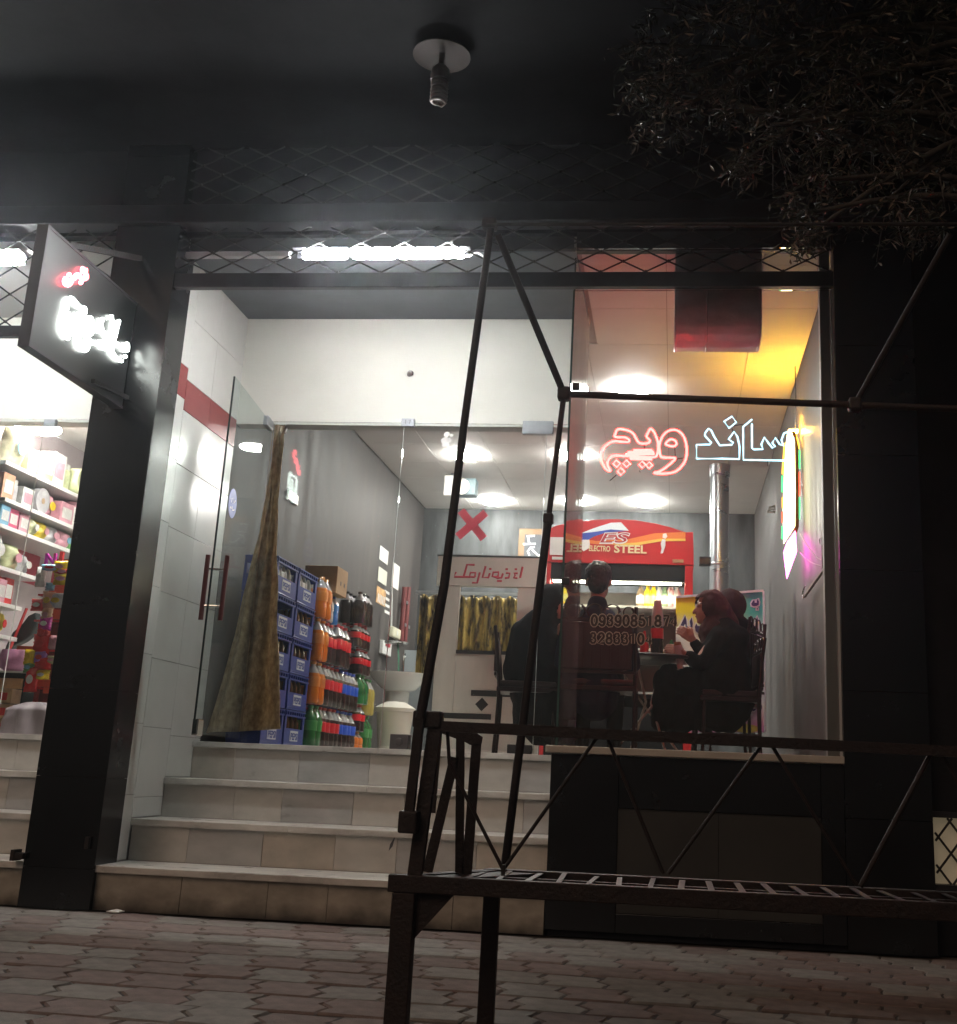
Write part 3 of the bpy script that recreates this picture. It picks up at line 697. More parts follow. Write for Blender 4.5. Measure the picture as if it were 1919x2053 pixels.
MB().tube(hx, .0105, 8).build('spiral_tube', mat('dusty glass tube', (.20,.14,.12), .4), cf, smooth=60)

p = PY(823, 749, .098)
bl = thing('door_bell', 'small round steel bell fixed on the cream wall above the door', 'bell', (p.x,.09,p.z))
MB().lathe([(.0001,-.016),(.012,-.014),(.022,-.006),(.024,.0)], (p.x,.099,p.z), 16, axis='y').build('dome', M['steel'], bl, smooth=50)
MB().lathe([(.0001,-.0235),(.006,-.022),(.007,-.015)], (p.x,.099,p.z), 10, axis='y').build('button', M['white_plastic'], bl, smooth=50)
p = PY(925, 980, 4.3)
ac = thing('ceiling_unit', 'white wall unit with a cream oval front hung just under the ceiling', 'appliance', (p.x,4.3,p.z-.12))
q0, q1 = PY(891, 958, 4.3), PY(953, 994, 4.3)
MB().box((q0.x,4.3,q1.z),(q0.x+.11,4.45,q0.z+.03)).build('side_case', M['white_plastic'], ac, bevel=.01)
MB().box((q0.x+.11,4.30,q1.z+.01),(q1.x,4.45,q0.z)).build('back_case', mat('teal grey casing', (.12,.20,.23), .4), ac, bevel=.008)
MB().prism([(q0.x+.19+.085*math.cos(k*.35),4.296,(q0.z+q1.z)/2+.085*math.sin(k*.35)) for k in range(18)], (0,-.02,0)).build('oval_front', mat('cream oval', (.70,.68,.58), .4), ac, bevel=.004)
MB().box((q0.x+.05,4.36,q0.z),(q0.x+.08,4.39,ZC-.001)).build('hanger', M['patch'], ac)
# ---------- projecting sign on the pillar
sg = thing('projecting_sign', 'black projecting sign with glowing red and white script on the pillar', 'sign', (-3.17,-1.6,2.7))
SX = -3.16
q = [PX(94,487,SX), PX(50,691,SX)]
MB().box((SX-.05,-2.13,2.695),(SX,-1.13,3.33)).build('panel', M['black_plastic'], sg, bevel=.004)
MB().box((SX-.056,-2.136,2.688),(SX+.004,-2.118,3.337)).box((SX-.056,-2.118,2.688),(SX+.004,-1.128,2.702)).box((SX-.056,-2.118,3.323),(SX+.004,-1.128,3.337)).build('panel_frame', mat('dark aluminium edge', (.05,.045,.05), .5, .5), sg)
MB().bar(PX(186,764,SX+.02), PX(311,824,SX+.02), .022, .022).build('bracket', M['iron_worn'], sg)
MB().bar((SX-.02,-1.9,3.34),(SX-.02,-1.13,3.62), .03, .03).build('stay', M['iron'], sg)
def trace(fn, pts, k=4, closed=False): return smooth_path([fn(u, v) for u, v in pts], k, closed)
sx = lambda u, v: PX(u, v, SX+.012)
Z3 = lambda pts: zz(100,500,7.645,pts)
rd = MB()
for pts in ([(510,285),(500,330),(540,360),(560,420),(530,450),(470,430),(440,390),(400,400),(380,440),(340,440)],[(350,430),(330,480),(290,540),(240,530),(225,480),(250,440)],[(290,380),(300,395)],[(470,500),(480,515)],[(540,300),(550,330)]):
    rd.tube(trace(sx, Z3(pts)), .0125, 8)
rd.build('red_lettering', M['sign_red'], sg, smooth=60)
wt = MB()
for pts, c in (([(280,1370),(220,1290),(195,1180),(215,1050),(260,900),(260,850),(300,760),(340,750),(400,820),(460,880),(530,900),(540,960),(500,1020)],0),([(280,960),(270,1100),(300,1250),(350,1300),(390,1250),(370,1150),(380,1050),(440,980)],0),([(500,1020),(480,1150),(460,1280),(440,1400),(460,1500),(540,1550),(590,1480),(600,1380)],0),
    ([(560,1060),(630,1050),(650,1150),(640,1280),(570,1320),(540,1220),(560,1100)],1),([(600,1380),(650,1420),(720,1450),(770,1410),(820,1510),(870,1510),(920,1450)],0),([(640,1230),(740,1250),(830,1270),(900,1350),(930,1460)],0),([(810,1060),(790,1140),(800,1240)],0),([(940,1010),(950,1080)],0),([(1060,1090),(1030,1200),(1000,1330),(960,1450),(950,1550),(1000,1640),(1060,1690),(1100,1710)],0),
    ([(1020,1440),(1090,1490),(1150,1460),(1190,1450),(1190,1540),(1140,1550)],0),([(1150,1630),(1160,1650)],0),([(1000,1110),(980,1250),(930,1350)],0)):
    wt.tube(trace(sx, Z3(pts), 4, bool(c)), .0105, 8, closed=bool(c))
wt.build('white_lettering', M['sign_white'], sg, smooth=60)

# ---------- neon words in the display window
NY = -.99
ny = lambda u, v: PY(u, v, NY)
ZN = lambda pts: zz(1180,820,4.2227,pts)
nr = thing('neon_sign', 'red neon outline letters hanging inside the display window', 'neon sign', tuple(ny(1290,930)))
tb = MB()
tb.tube(trace(ny, ZN([(188,522),(150,510),(118,455),(105,400),(125,335),(170,292),(220,272),(325,280),(345,264),(310,241),(226,236),(230,206),(250,172),(330,180),(382,212),(410,262),(440,290),(498,290),(521,268),(492,234),(502,205),(526,168),(556,196),(576,242),(590,292),(590,345),(578,392),(545,408),(420,404),(300,398),(210,394),(172,428),(163,478)]), 4, True), .0062, 8, closed=True)
tb.build('word_outline', M['neon_red'], nr, smooth=60)
tb = MB().tube(trace(ny, ZN([(552,542),(600,530),(655,495),(705,452),(735,416),(680,412),(618,406),(603,365),(600,310),(616,252),(652,202),(700,178),(752,182),(800,222),(828,300),(830,395),(802,468),(742,526),(660,546)]), 4, True), .0062, 8, closed=True)
tb.tube(trace(ny, ZN([(655,290),(690,258),(730,265),(745,296),(718,316),(672,306)]), 4, True), .0062, 8, closed=True)
tb.build('word_outline', M['neon_red'], nr, smooth=60)
tb = MB()
for cx_, cy_, r in ((238,462,30),(322,462,30),(275,528,30),(455,470,28),(515,476,28)):
    tb.tube([ny(*p) for p in ZN([(cx_-r,cy_),(cx_,cy_-r),(cx_+r,cy_),(cx_,cy_+r)])], .0062, 8, closed=True)
for pts in ([(330,368),(555,362)],[(310,385),(560,380)],[(350,420),(540,425)],[(380,350),(540,348)]): tb.tube([ny(*p) for p in ZN(pts)], .0075, 8)
tb.build('dots', M['neon_red'], nr, smooth=60)
for pts in ([(590,240),(610,262)],[(730,310),(735,400)],[(735,425),(800,415)],[(480,300),(470,355)],[(235,560),(180,608)],[(430,520),(440,535)]): MB().tube([PY(u,v,NY+.01) for u,v in ZN(pts)], .0025, 6).build('mounting_wire', M['black_plastic'], nr)
nw = thing('neon_sign', 'ice white neon outline letters hanging beside the colourful light strip', 'neon sign', tuple(ny(1480,930)))
tb = MB().tube([ny(*p) for p in ZN([(916,420),(914,302),(1030,300),(1042,288),(985,224),(992,196),(1018,165),(1040,182),(1062,230),(1112,308),(1216,302),(1228,286),(1186,256),(1234,192),(1262,235),(1280,320),(1277,424),(1130,420)])], .0050, 8, closed=True)
tb.tube([ny(*p) for p in ZN([(1148,105),(1215,62),(1252,112),(1190,162)])], .0050, 8, closed=True)
tb.tube([ny(*p) for p in ZN([(1640,436),(1312,430),(1310,240),(1310,150),(1385,88)])], .0050, 8)
tb.tube([ny(*p) for p in ZN([(1384,125),(1385,330),(1400,342),(1478,340),(1463,300),(1490,240),(1522,285),(1558,330),(1582,318),(1556,288),(1582,243),(1618,298),(1650,312),(1634,262),(1655,206),(1700,190)])], .0050, 8)
tb.tube([ny(*p) for p in ZN([(1640,436),(1735,438),(1735,240)])], .0050, 8)
tb.build('word_outline', M['neon_white'], nw, smooth=60)
for pts in ([(1215,165),(1228,195)],[(1232,142),(1310,128)],[(1170,275),(1190,262)],[(1518,440),(1518,482)]): MB().tube([PY(u,v,NY+.01) for u,v in ZN(pts)], .0025, 6).build('mounting_wire', M['black_plastic'], nw)
for s_ in (nr, nw):
    pass

# ---------- LED arrow sign hanging edge-on
LY = 1.02
la = thing('led_arrow_sign', 'vertical colourful LED light strip with a pink arrow tip inside the window', 'led sign', tuple(PY(1585,1160,LY)))
Z8 = lambda pts: zz(1500,780,2.761,pts)
py = lambda pts, y=LY: [PY(u, v, y) for u, v in Z8(pts)]
MB().prism(py([(238,228),(262,236),(280,330),(282,760),(268,800),(258,770),(215,830),(196,862),(192,600),(200,420),(208,300),(222,240)]), (0,.05,0)).build('housing', mat('amber acrylic', (.30,.14,.02), .3, var=.4, vs=(30,30,30)), la)
MB().prism(py([(218,244),(240,232),(258,290),(262,560),(260,760),(216,826),(197,858),(196,600),(202,420),(210,300)], LY-.004), (0,.003,0)).build('white_face', M['led_white'], la)
MB().prism(py([(262,784),(270,900),(216,1048),(198,900),(215,850)], LY-.006), (0,.03,0)).build('arrow_tip', M['led_pink'], la)
for nm, m, pts in (('amber_strip','led_amber',[(256,232),(278,300),(280,330)]),('amber_strip','led_amber',[(204,300),(194,420),(191,470)]),('amber_strip','led_amber',[(192,600),(193,660)]),('green_strip','led_green',[(190,480),(189,570)]),('green_strip','led_green',[(284,340),(286,440)]),('red_strip','led_red',[(284,460),(285,590)]),('green_strip','led_green',[(285,600),(284,720)]),('green_strip','led_green',[(190,760),(190,830)]),('red_strip','led_red',[(190,680),(190,740)])):
    MB().tube(py(pts, LY+.012), .0065, 8).build(nm, M[m], la, smooth=60)
MB().tube([PY(u,v,LY) for u,v in Z8([(236,226),(232,222)])] , .004, 6).build('hook', M['chrome'], la)
p = PY(*Z8([(250,240)])[0], LY); MB().box((p.x-.03,LY+.005,p.z+.012),(p.x+.035,LY+.05,p.z+.024)).build('amber_top_light', M['led_lamp'], la)
p = PY(*Z8([(262,228)])[0], LY+.02); q = PY(*Z8([(262,-15)])[0], LY+.02)
MB().tube([p, p.lerp(q,.5)+Vector((.004,0,0)), Vector((q.x,q.y,ZC-.002))], .0035, 6).build('cord', M['black_plastic'], la)
cb = MB()
for pts in ([(288,800),(330,870),(380,930),(440,968)],[(288,905),(340,955),(400,978),(445,975)],[(430,815),(400,825),(400,860),(420,880)]): cb.tube(smooth_path([PX(u,v,XR-.035) for u,v in Z8(pts)], 5), .0035, 6)
cb.build('cable', M['black_plastic'], la)
bk = thing('wall_bracket', 'metal bracket arm with hook on the wall beneath the light strip', 'bracket', tuple(PY(1655,1200,LY)))
q0, q1 = PX(*Z8([(425,822)])[0], XR-.02), PX(*Z8([(450,965)])[0], XR-.02)
MB().cbox((XR-.022,q0.y,(q0.z+q1.z)/2),(.04,.05,abs(q0.z-q1.z))).build('mount', M['black_plastic'], bk, bevel=.004)
a_, b_ = PX(*Z8([(440,970)])[0], XR-.03), PX(*Z8([(312,1148)])[0], XR-.05)
MB().bar(a_, b_, .016, .016).build('arm', mat('brown painted steel', (.16,.10,.10), .45, .3), bk)
MB().tube(smooth_path([PX(u,v,XR-.05) for u,v in Z8([(306,1160),(302,1130),(312,1095),(322,1090)])]), .005, 6).build('hook', M['steel'], bk)

# ---------- foil duct through the transom
fd = thing('foil_duct', 'crumpled silver foil duct hanging at the top of the display window', 'duct', (.21,-.9,3.2))
d0, d1 = PY(1357, 670, -.98), PY(1524, 670, -.98)
def ductf(a, t):
    # cross-section in Y-Z swept along X, rounded lower front
    prof = [(-.99,3.745),(-.975,3.52),(-.955,3.36),(-.935,3.28),(-.905,3.235),(-.87,3.212),(-.80,3.20),(-.70,3.21),(-.62,3.24),(-.60,3.40),(-.60,3.745)]
    k = t*(len(prof)-1); i = min(int(k), len(prof)-2); f = k-i
    y = prof[i][0]*(1-f)+prof[i+1][0]*f; z = prof[i][1]*(1-f)+prof[i+1][1]*f
    x = d0.x-.012 + (d1.x-d0.x+.02)*a; n = mnoise.noise(Vector((x*9, y*9, z*9)))
    return (x, y+.010*n, z+.008*n)
MB().grid(ductf, 26, 40).build('sleeve', M['foil'], fd, smooth=70, thick=.003)
for xx in (d0.x-.010, d0.x+.17, d1.x+.006): MB().tube([ (xx, p[1], p[2]) for p in [ductf(0, k/30) for k in range(31)]], .006, 6).build('rim', M['foil'], fd, smooth=60)
# ================================================================== things inside the sandwich shop
Z4 = lambda pts: zz(360,800,2.761,pts)
Z5 = lambda pts: zz(780,820,2.84,pts)
Z6 = lambda pts: zz(1080,1020,3.871,pts)
ZB = lambda pts: zz(540,1080,4.519,pts)

# ---------- brown tied curtain in the doorway
def curtain():
    t = thing('door_curtain', 'brown transparent plastic curtain tied at the top beside the open door', 'curtain', (-2.66,.16,.9))
    L = [(540,120),(532,200),(525,320),(505,450),(480,600),(455,750),(420,860),(385,1000),(345,1170),(310,1330),(265,1500),(215,1680),(160,1850)]
    Rr = [(605,120),(592,200),(588,290),(572,450),(560,600),(558,750),(560,860),(562,1000),(562,1170),(570,1330),(572,1500),(576,1680),(578,1830)]
    La = [PY(u,v,.16) for u,v in Z4(L)]; Ra = [PY(u,v,.16) for u,v in Z4(Rr)]
    def fn(a, t_):
        k = t_*(len(La)-1); i = min(int(k), len(La)-2); f = k-i
        p = La[i].lerp(La[i+1], f); q = Ra[i].lerp(Ra[i+1], f); r = p.lerp(q, a)
        wdt = (q-p).length
        y = .112 + .032*math.sin(a*17+t_*1.5)*min(1,wdt*2.4)*.7 + .022*math.sin(a*8.3+1+t_*3)*min(1,wdt*3) + .008*mnoise.noise(Vector((a*9,t_*14,0)))
        return (r.x+.012*mnoise.noise(Vector((a*5,t_*9,3))), y, max(r.z, .885))
    m = clothmat('brown printed plastic', (.66,.51,.31), (.34,.235,.13), .28, .5, (34,34,22))
    MB().grid(fn, 60, 70).build('sheet', m, t, smooth=80, thick=.002)
    p = PY(*Z4([(560,150)])[0], .14)
    MB().prism([p+Vector((-.055,0,.045)),p+Vector((.05,0,.045)),p+Vector((.035,0,-.045)),p+Vector((-.005,0,-.06)),p+Vector((-.035,0,-.02))],(0,.03,0)).build('knot', mat('brown knot', (.12,.05,.035), .4, var=.3), t, bevel=.006)
    MB().tube([(PY(*Z4([(470,108)])[0],.14)), (PY(*Z4([(615,104)])[0],.14))], .012, 8).build('rod', M['patch'], t)
curtain()

# ---------- crates of returnable bottles
M['bottle_brown'] = mat('brown bottle glass', (.10,.05,.02), .15, coat=.5)
M['bottle_clear'] = mat('pale bottle glass', (.55,.55,.52), .15, coat=.5)
M['label_pale'] = mat('pale crate label', (.62,.64,.66), .5)
cbot = MB().lathe([(.001,0),(.029,.002),(.030,.10),(.028,.14),(.012,.185),(.012,.225),(.014,.228),(.014,.238),(.001,.24)], n=10)
cbot_me = cbot.mesh(M['bottle_brown'], 50, name='bottle'); cbot_cl = cbot.mesh(M['bottle_clear'], 50, name='bottle')
def crate(label, x0, y0, z0, kind, ln=.43, dp=.225, h=.243):
    """open crate; the long side (Y) faces +X into the room"""
    t = thing('bottle_crate', label, 'crate', (x0, y0, z0), 'stacked blue bottle crates')
    x1, y1, z1 = x0+dp, y0+ln, z0+h-.004; w = .016
    b = MB().box((x0,y0,z0+.002),(x1,y1,z0+.02))
    b.box((x0,y0,z0+.02),(x0+w,y1,z1))                                       # wall side
    b.box((x1-w,y0,z0+.02),(x1,y1,z0+.118))                                   # low front panel
    for ya in (y0, y1-.04): b.box((x1-w,ya,z0+.118),(x1,ya+.04,z1-.04))
    for ya in (y0, y1-w): b.box((x0+w,ya,z0+.02),(x1-w,ya+w,z0+.12)); b.box((x0+w,ya,z1-.05),(x1-w,ya+w,z1))
    b.build('shell', M['crate'], t, bevel=.003)
    rm = MB().box((x1-w-.004,y0-.003,z1-.04),(x1+.005,y1+.003,z1-.030)).box((x1-w-.004,y0-.003,z1-.008),(x1+.005,y1+.003,z1)).box((x0,y0-.004,z1-.012),(x1-w-.004,y0+.001,z1)); 
    for k in range(9): yy = y0+.02+k*(ln-.04)/8; rm.box((x1-w,yy-.005,z1-.030),(x1+.003,yy+.005,z1-.008))
    rm.box((x1-w,y0+.001,z1-.030),(x1-.008,y1-.001,z1-.008))
    rm.build('rim', M['crate'], t)
    yc = (y0+y1)/2
    lb = MB().box((x1,yc-.085,z0+.035),(x1+.0015,yc+.085,z0+.105)).build('label_plate', M['label_pale'], t)
    put_text('lettering', 'PEPSI', (x1+.002,yc-.075,z0+.046), (x1+.002,yc+.075,z0+.046), .045, mat('blue print', (.02,.05,.25), .5) if 'blue_print' not in M else M['blue_print'], lb, extrude=.0008, bold=.03)
    if kind != 'empty':
        for i in range(4):
            for j in range(2):
                o = bpy.data.objects.new('bottle', cbot_cl if kind == 'clear' else cbot_me); COL.objects.link(o); o.parent = t
                o.location = (dp-.050-j*.075, .065+i*(ln-.13)/3, .021)
        if kind == 'clear':
            MB().box((x1-.10,yc-.10,z0+.022),(x1-.03,yc+.06,z0+.17)).build('paper_bag', M['paper'], t, bevel=.006)
    else: MB().box((x1-.11,yc-.06,z0+.022),(x1-.03,yc+.07,z0+.13)).build('carton', M['paper'], t, bevel=.003)
M['blue_print'] = mat('blue print', (.02,.05,.25), .5)
od = ('bottom', 'second from bottom', 'middle', 'fourth from bottom', 'top')
for c in range(2):
    for k in range(5):
        kind = (('brown','brown','brown','empty','clear') if c == 0 else ('brown','brown','brown','brown','clear'))[k]
        crate('blue bottle crate, %s of the stack %s' % (od[k], ('nearest the brown curtain', 'beside the orange soda bottles')[c]), -2.845, .19+.462*c, ZF+.001+.2435*k, kind)

# ---------- soda bottles in shrink-wrapped packs
def liquid(name, col): return mat(name, col, .12, coat=.6, spec=.6)
LQ = {'cola': liquid('dark cola', (.018,.010,.008)), 'orange': liquid('orange soda', (.85,.22,.01)), 'green': liquid('green soda bottle', (.02,.20,.05)), 'blue': liquid('blue drink', (.03,.22,.62)), 'clear': liquid('clear water', (.55,.60,.62)), 'dark': liquid('dark malt', (.035,.030,.028)), 'yellow': liquid('yellow drink', (.6,.5,.1))}
LB = {'red': mat('red bottle label', (.75,.015,.03), .3), 'blue': mat('blue bottle label', (.02,.10,.62), .3), 'orange': mat('orange bottle label', (.80,.25,.03), .35), 'green': mat('green bottle label', (.05,.32,.08), .35), 'none': None}
CP = {'red': mat('red cap', (.6,.03,.04), .4), 'blue': mat('blue cap', (.04,.1,.5), .4), 'green': mat('green cap', (.05,.3,.08), .4), 'orange': mat('orange cap', (.8,.3,.04), .4), 'black': M['black_plastic']}
clearp = liquid('clear plastic neck', (.42,.42,.42))
film = glassmat('shrink film', tint=(.99,.99,.99), rough=.10, fac=.07)
def bottle_meshes(rad, h):
    b = MB().lathe([(.001,0),(rad*.85,.0),(rad,h*.04),(rad,h*.30),(rad*.93,h*.36),(rad,h*.42),(rad,h*.62),(rad*.86,h*.72)], n=14)
    n = MB().lathe([(rad*.86,h*.72),(rad*.55,h*.82),(rad*.30,h*.90),(rad*.28,h*.94)], n=14)
    l = MB().lathe([(rad*1.015,h*.40),(rad*1.02,h*.41),(rad*1.02,h*.63),(rad*1.0,h*.64)], n=14)
    c = MB().lathe([(rad*.34,h*.93),(rad*.36,h*.935),(rad*.36,h*.995),(.001,h)], n=12)
    return b, n, l, c
cacheB = {}
def soda_pack(label, x, y, z, nx, ny_, liq, lab, cap, rad=.058, h=.305, wrap=True, grp='shrink-wrapped soda packs along the wall', rot=0.0):
    key = (liq, lab, cap, rad, h)
    if key not in cacheB:
        b, n, l, c = bottle_meshes(rad, h)
        nm = LQ[liq] if liq in ('green',) else clearp
        cacheB[key] = (b.mesh(LQ[liq], 40, name='bottle'), n.mesh(nm, 40, name='neck'), l.mesh(LB[lab], 40, name='label') if LB[lab] else None, c.mesh(CP[cap], 40, name='cap'))
    bm_, nm_, lm_, cm_ = cacheB[key]
    t = thing('soda_pack', label, 'soda bottles', (x,y,z), grp)
    for i in range(nx):
        for j in range(ny_):
            o = bpy.data.objects.new('bottle', bm_); COL.objects.link(o); o.parent = t; o.location = ((i-(nx-1)/2)*rad*2.03+random.uniform(-.002,.002), (j-(ny_-1)/2)*rad*2.03, .001)
            o.rotation_euler = (random.uniform(-.02,.02), random.uniform(-.02,.02), random.uniform(0,6))
            for nm, me in (('neck', nm_), ('bottle_label', lm_), ('cap', cm_)):
                if me is None: continue
                s_ = bpy.data.objects.new(nm, me); COL.objects.link(s_); s_.parent = o
    if wrap:
        a, b_ = nx*rad*1.02+.004, ny_*rad*1.02+.004
        mb = MB(); ring = []
        for lev, sc in ((.002,1.0),(h*.35,1.0),(h*.66,1.0),(h*.86,.86),(h*.99,.80)):
            cr = []
            for (sx_, sy_, a0) in ((1,1,0),(-1,1,90),(-1,-1,180),(1,-1,270)):
                for q_ in range(4):
                    an = R_(a0+q_*30); cr.append((sx_*(a-rad)*sc+rad*sc*math.cos(an), sy_*(b_-rad)*sc+rad*sc*math.sin(an), lev))
            ring.append(cr)
        n = len(ring[0])
        vs = [Vector((x,y,z))+Vector(p) for r in ring for p in r]
        fs = [(i*n+j, i*n+(j+1)%n, (i+1)*n+(j+1)%n, (i+1)*n+j) for i in range(len(ring)-1) for j in range(n)]
        mb.add(vs, fs).build('shrink_wrap', film, t, smooth=60)
    t.rotation_euler = (0,0,rot)
    return t
T = [ZF+.001, ZF+.314, ZF+.627, ZF+.940]
xb = -2.715
soda_pack('green soda bottles at the bottom beside the blue crates', xb+.02, 1.30, T[0], 2, 2, 'green', 'green', 'green')
for k, l_ in ((1,'lowest'),(2,'middle'),(3,'topmost')): soda_pack('orange soda bottles beside the blue crates, %s of the three orange packs' % l_, xb+.02, 1.285, T[k], 2, 2, 'orange', 'orange', 'orange')
soda_pack('cola bottles with red labels on the floor, left of the blue labels', xb+.01, 1.68, T[0], 2, 4, 'cola', 'red', 'red')
soda_pack('cola bottles with red labels in the second layer above the floor', xb+.01, 1.68, T[1], 2, 4, 'cola', 'red', 'red')
soda_pack('narrow cola pack in the third layer beside the orange bottles', xb+.01, 1.545, T[2], 2, 2, 'cola', 'red', 'red')
soda_pack('large cola pack in the third layer, right of the narrow one', xb+.01, 1.86, T[2], 2, 3, 'cola', 'red', 'red', rad=.062, h=.33)
soda_pack('blue drink bottles under the cardboard box', xb+.0, 1.66, T[3], 2, 1, 'blue', 'none', 'blue', rad=.05, h=.22)
soda_pack('clear bottles under the cardboard box', xb+.0, 1.53, T[3], 2, 1, 'clear', 'none', 'blue', rad=.05, h=.22)
soda_pack('cola bottles with blue labels on the floor', xb+.01, 2.16, T[0], 2, 4, 'cola', 'blue', 'blue')
soda_pack('cola bottles with blue labels in the second layer', xb+.01, 2.16, T[1], 2, 4, 'cola', 'blue', 'blue')
soda_pack('orange bottles on the floor at the far end of the soda row', xb+.01, 2.56, T[0], 2, 2, 'orange', 'none', 'orange', rad=.056, h=.16)
soda_pack('short cola bottles above the far orange ones', xb+.01, 2.56, T[0]+.162, 2, 2, 'cola', 'red', 'red', rad=.056, h=.22)
soda_pack('round green bottles in the far column of the soda row', xb+.01, 2.56, T[0]+.384, 2, 2, 'green', 'none', 'green', rad=.062, h=.24)
soda_pack('short cola bottles above the round green ones', xb+.01, 2.56, T[0]+.626, 2, 3, 'cola', 'red', 'red', rad=.056, h=.21)
soda_pack('red capped small colas under the dark unlabelled bottles', xb+.01, 2.50, T[0]+.838, 2, 4, 'cola', 'red', 'red', rad=.05, h=.20)
soda_pack('dark unlabelled bottles on top of the far soda column', xb+.01, 2.50, T[0]+1.040, 2, 3, 'dark', 'none', 'black', rad=.058, h=.27)
soda_pack('tall green bottles behind the far end of the soda row', xb, 2.88, T[0], 2, 2, 'green', 'green', 'green')
soda_pack('yellow and green bottles above the far green ones', xb, 2.88, T[1], 2, 2, 'yellow', 'none', 'green')
bx = thing('cardboard_box', 'plain brown cardboard box on top of the soda bottles', 'box', (xb,1.60,T[3]+.222))
MB().box((xb-.13,1.45,T[3]+.223),(xb+.13,1.74,T[3]+.43)).build('carton', M['cardboard'], bx, bevel=.003)
for yy in (1.56,1.66): MB().cbox((xb+.1305,yy,T[3]+.31),(.002,.022,.03)).build('hand_hole', M['black_plastic'], bx)

# ---------- things on the streaked wall
def wall_rect(name, label, cat, pts, m, d=.004):
    a, b_ = PX(*pts[0], XL+d), PX(*pts[1], XL+d)
    o = MB().box((XL+.0005,min(a.y,b_.y),min(a.z,b_.z)),(XL+d,max(a.y,b_.y),max(a.z,b_.z))).build(name, m); return tag(o, label, cat)
th = thing('wall_frame', 'small white framed panel on the streaked wall above the crates', 'wall panel', tuple(PX(*Z4([(620,550)])[0], XL)))
a, b_ = PX(*Z4([(596,500)])[0], XL), PX(*Z4([(640,612)])[0], XL)
MB().box((XL+.0005,a.y,b_.z+.03),(XL+.02,b_.y,a.z)).build('frame', M['white_plastic'], th, bevel=.003)
MB().box((XL+.0205,a.y+.03,b_.z+.055),(XL+.022,b_.y-.03,a.z-.03)).build('screen', mat('dark screen', (.05,.055,.06), .2), th)
wall_rect('wall_paper', 'upper sheet of white paper pinned above the orange calendar', 'paper', ZB([(1008,60),(1072,240)]), M['paper'])
wall_rect('wall_paper', 'pale sheet pinned directly above the orange calendar', 'paper', ZB([(995,250),(1060,430)]), mat('aged paper', (.6,.6,.52), .8))
cal = thing('wall_calendar', 'orange wall calendar page under the pinned papers', 'calendar', tuple(PX(*ZB([(1005,500)])[0], XL)))
a, b_ = PX(*ZB([(975,425)])[0], XL), PX(*ZB([(1045,620)])[0], XL)
MB().box((XL+.0005,a.y,b_.z),(XL+.004,b_.y,a.z)).build('page', mat('orange calendar print', (.75,.45,.20), .7, var=.5, vs=(14,14,14)), cal)
for i in range(5):
    for j in range(5): MB().cbox((XL+.0045,a.y+(b_.y-a.y)*(.2+.16*i),b_.z+(a.z-b_.z)*(.12+.1*j)),(.0015,.03,.02)).build('day_cell', M['white_print'], cal)
for k in range(4): wall_rect('wall_card', 'white card in a column beside the calendar, %s' % ('topmost','second from top','third from top','lowest')[k], 'card', ZB([(1048,462+60*k),(1088,512+60*k)]), M['paper'])
wall_rect('wall_paper', 'bright white notice hanging to the right of the calendar', 'paper', ZB([(1124,210),(1168,470)]), M['paper'])
sw_ = thing('wall_switch', 'cream switch box on the wall above the washbasin', 'switch', tuple(PX(*ZB([(1110,850)])[0], XL)))
a, b_ = PX(*ZB([(1085,790)])[0], XL), PX(*ZB([(1150,920)])[0], XL)
MB().box((XL+.001,a.y,b_.z),(XL+.05,b_.y,a.z)).build('housing', mat('cream plastic', (.70,.68,.52), .4), sw_, bevel=.012)
MB().cbox((XL+.052,(a.y+b_.y)/2,(a.z+b_.z)/2),(.006,.06,.05)).build('rocker', M['white_plastic'], sw_)
rs = thing('fire_alarm', 'white box with a red front on the wall beside the bottles', 'alarm box', tuple(PX(*ZB([(1030,990)])[0], XL)))
a, b_ = PX(*ZB([(1000,915)])[0], XL), PX(*ZB([(1068,1070)])[0], XL)
MB().box((XL+.001,a.y,b_.z),(XL+.04,b_.y,a.z)).build('housing', M['white_plastic'], rs, bevel=.006)
MB().box((XL+.0405,a.y+.10,b_.z+.12),(XL+.046,b_.y-.08,a.z-.05)).build('red_front', M['red_letter'], rs)
pp = thing('water_pipe', 'dark red pipe pair running down the back corner', 'pipe', tuple(PX(*ZB([(1240,900)])[0], XL)))
for q_ in (1228, 1262):
    a, b_ = PX(*ZB([(q_,440)])[0], XL+.05), PX(*ZB([(q_-45,945)])[0], XL+.05)
    MB().tube([(XL+.05,a.y,a.z),(XL+.05,a.y,b_.z)], .028, 10).build('pipe', mat('red oxide pipe', (.16,.035,.035), .45), pp, smooth=40)
for fz in (580, 790):
    p = PX(*ZB([(1240,fz)])[0], XL+.05); MB().cbox((XL+.045,p.y,p.z),(.04,.26,.03)).build('clamp', M['patch'], pp)
cbx = MB().tube([PX(*ZB([(1110,440)])[0], XL+.01), PX(*ZB([(1105,790)])[0], XL+.01)], .010, 6).build('wall_cable', M['white_plastic']); tag(cbx, 'thin white cable dropping to the cream switch box', 'cable')

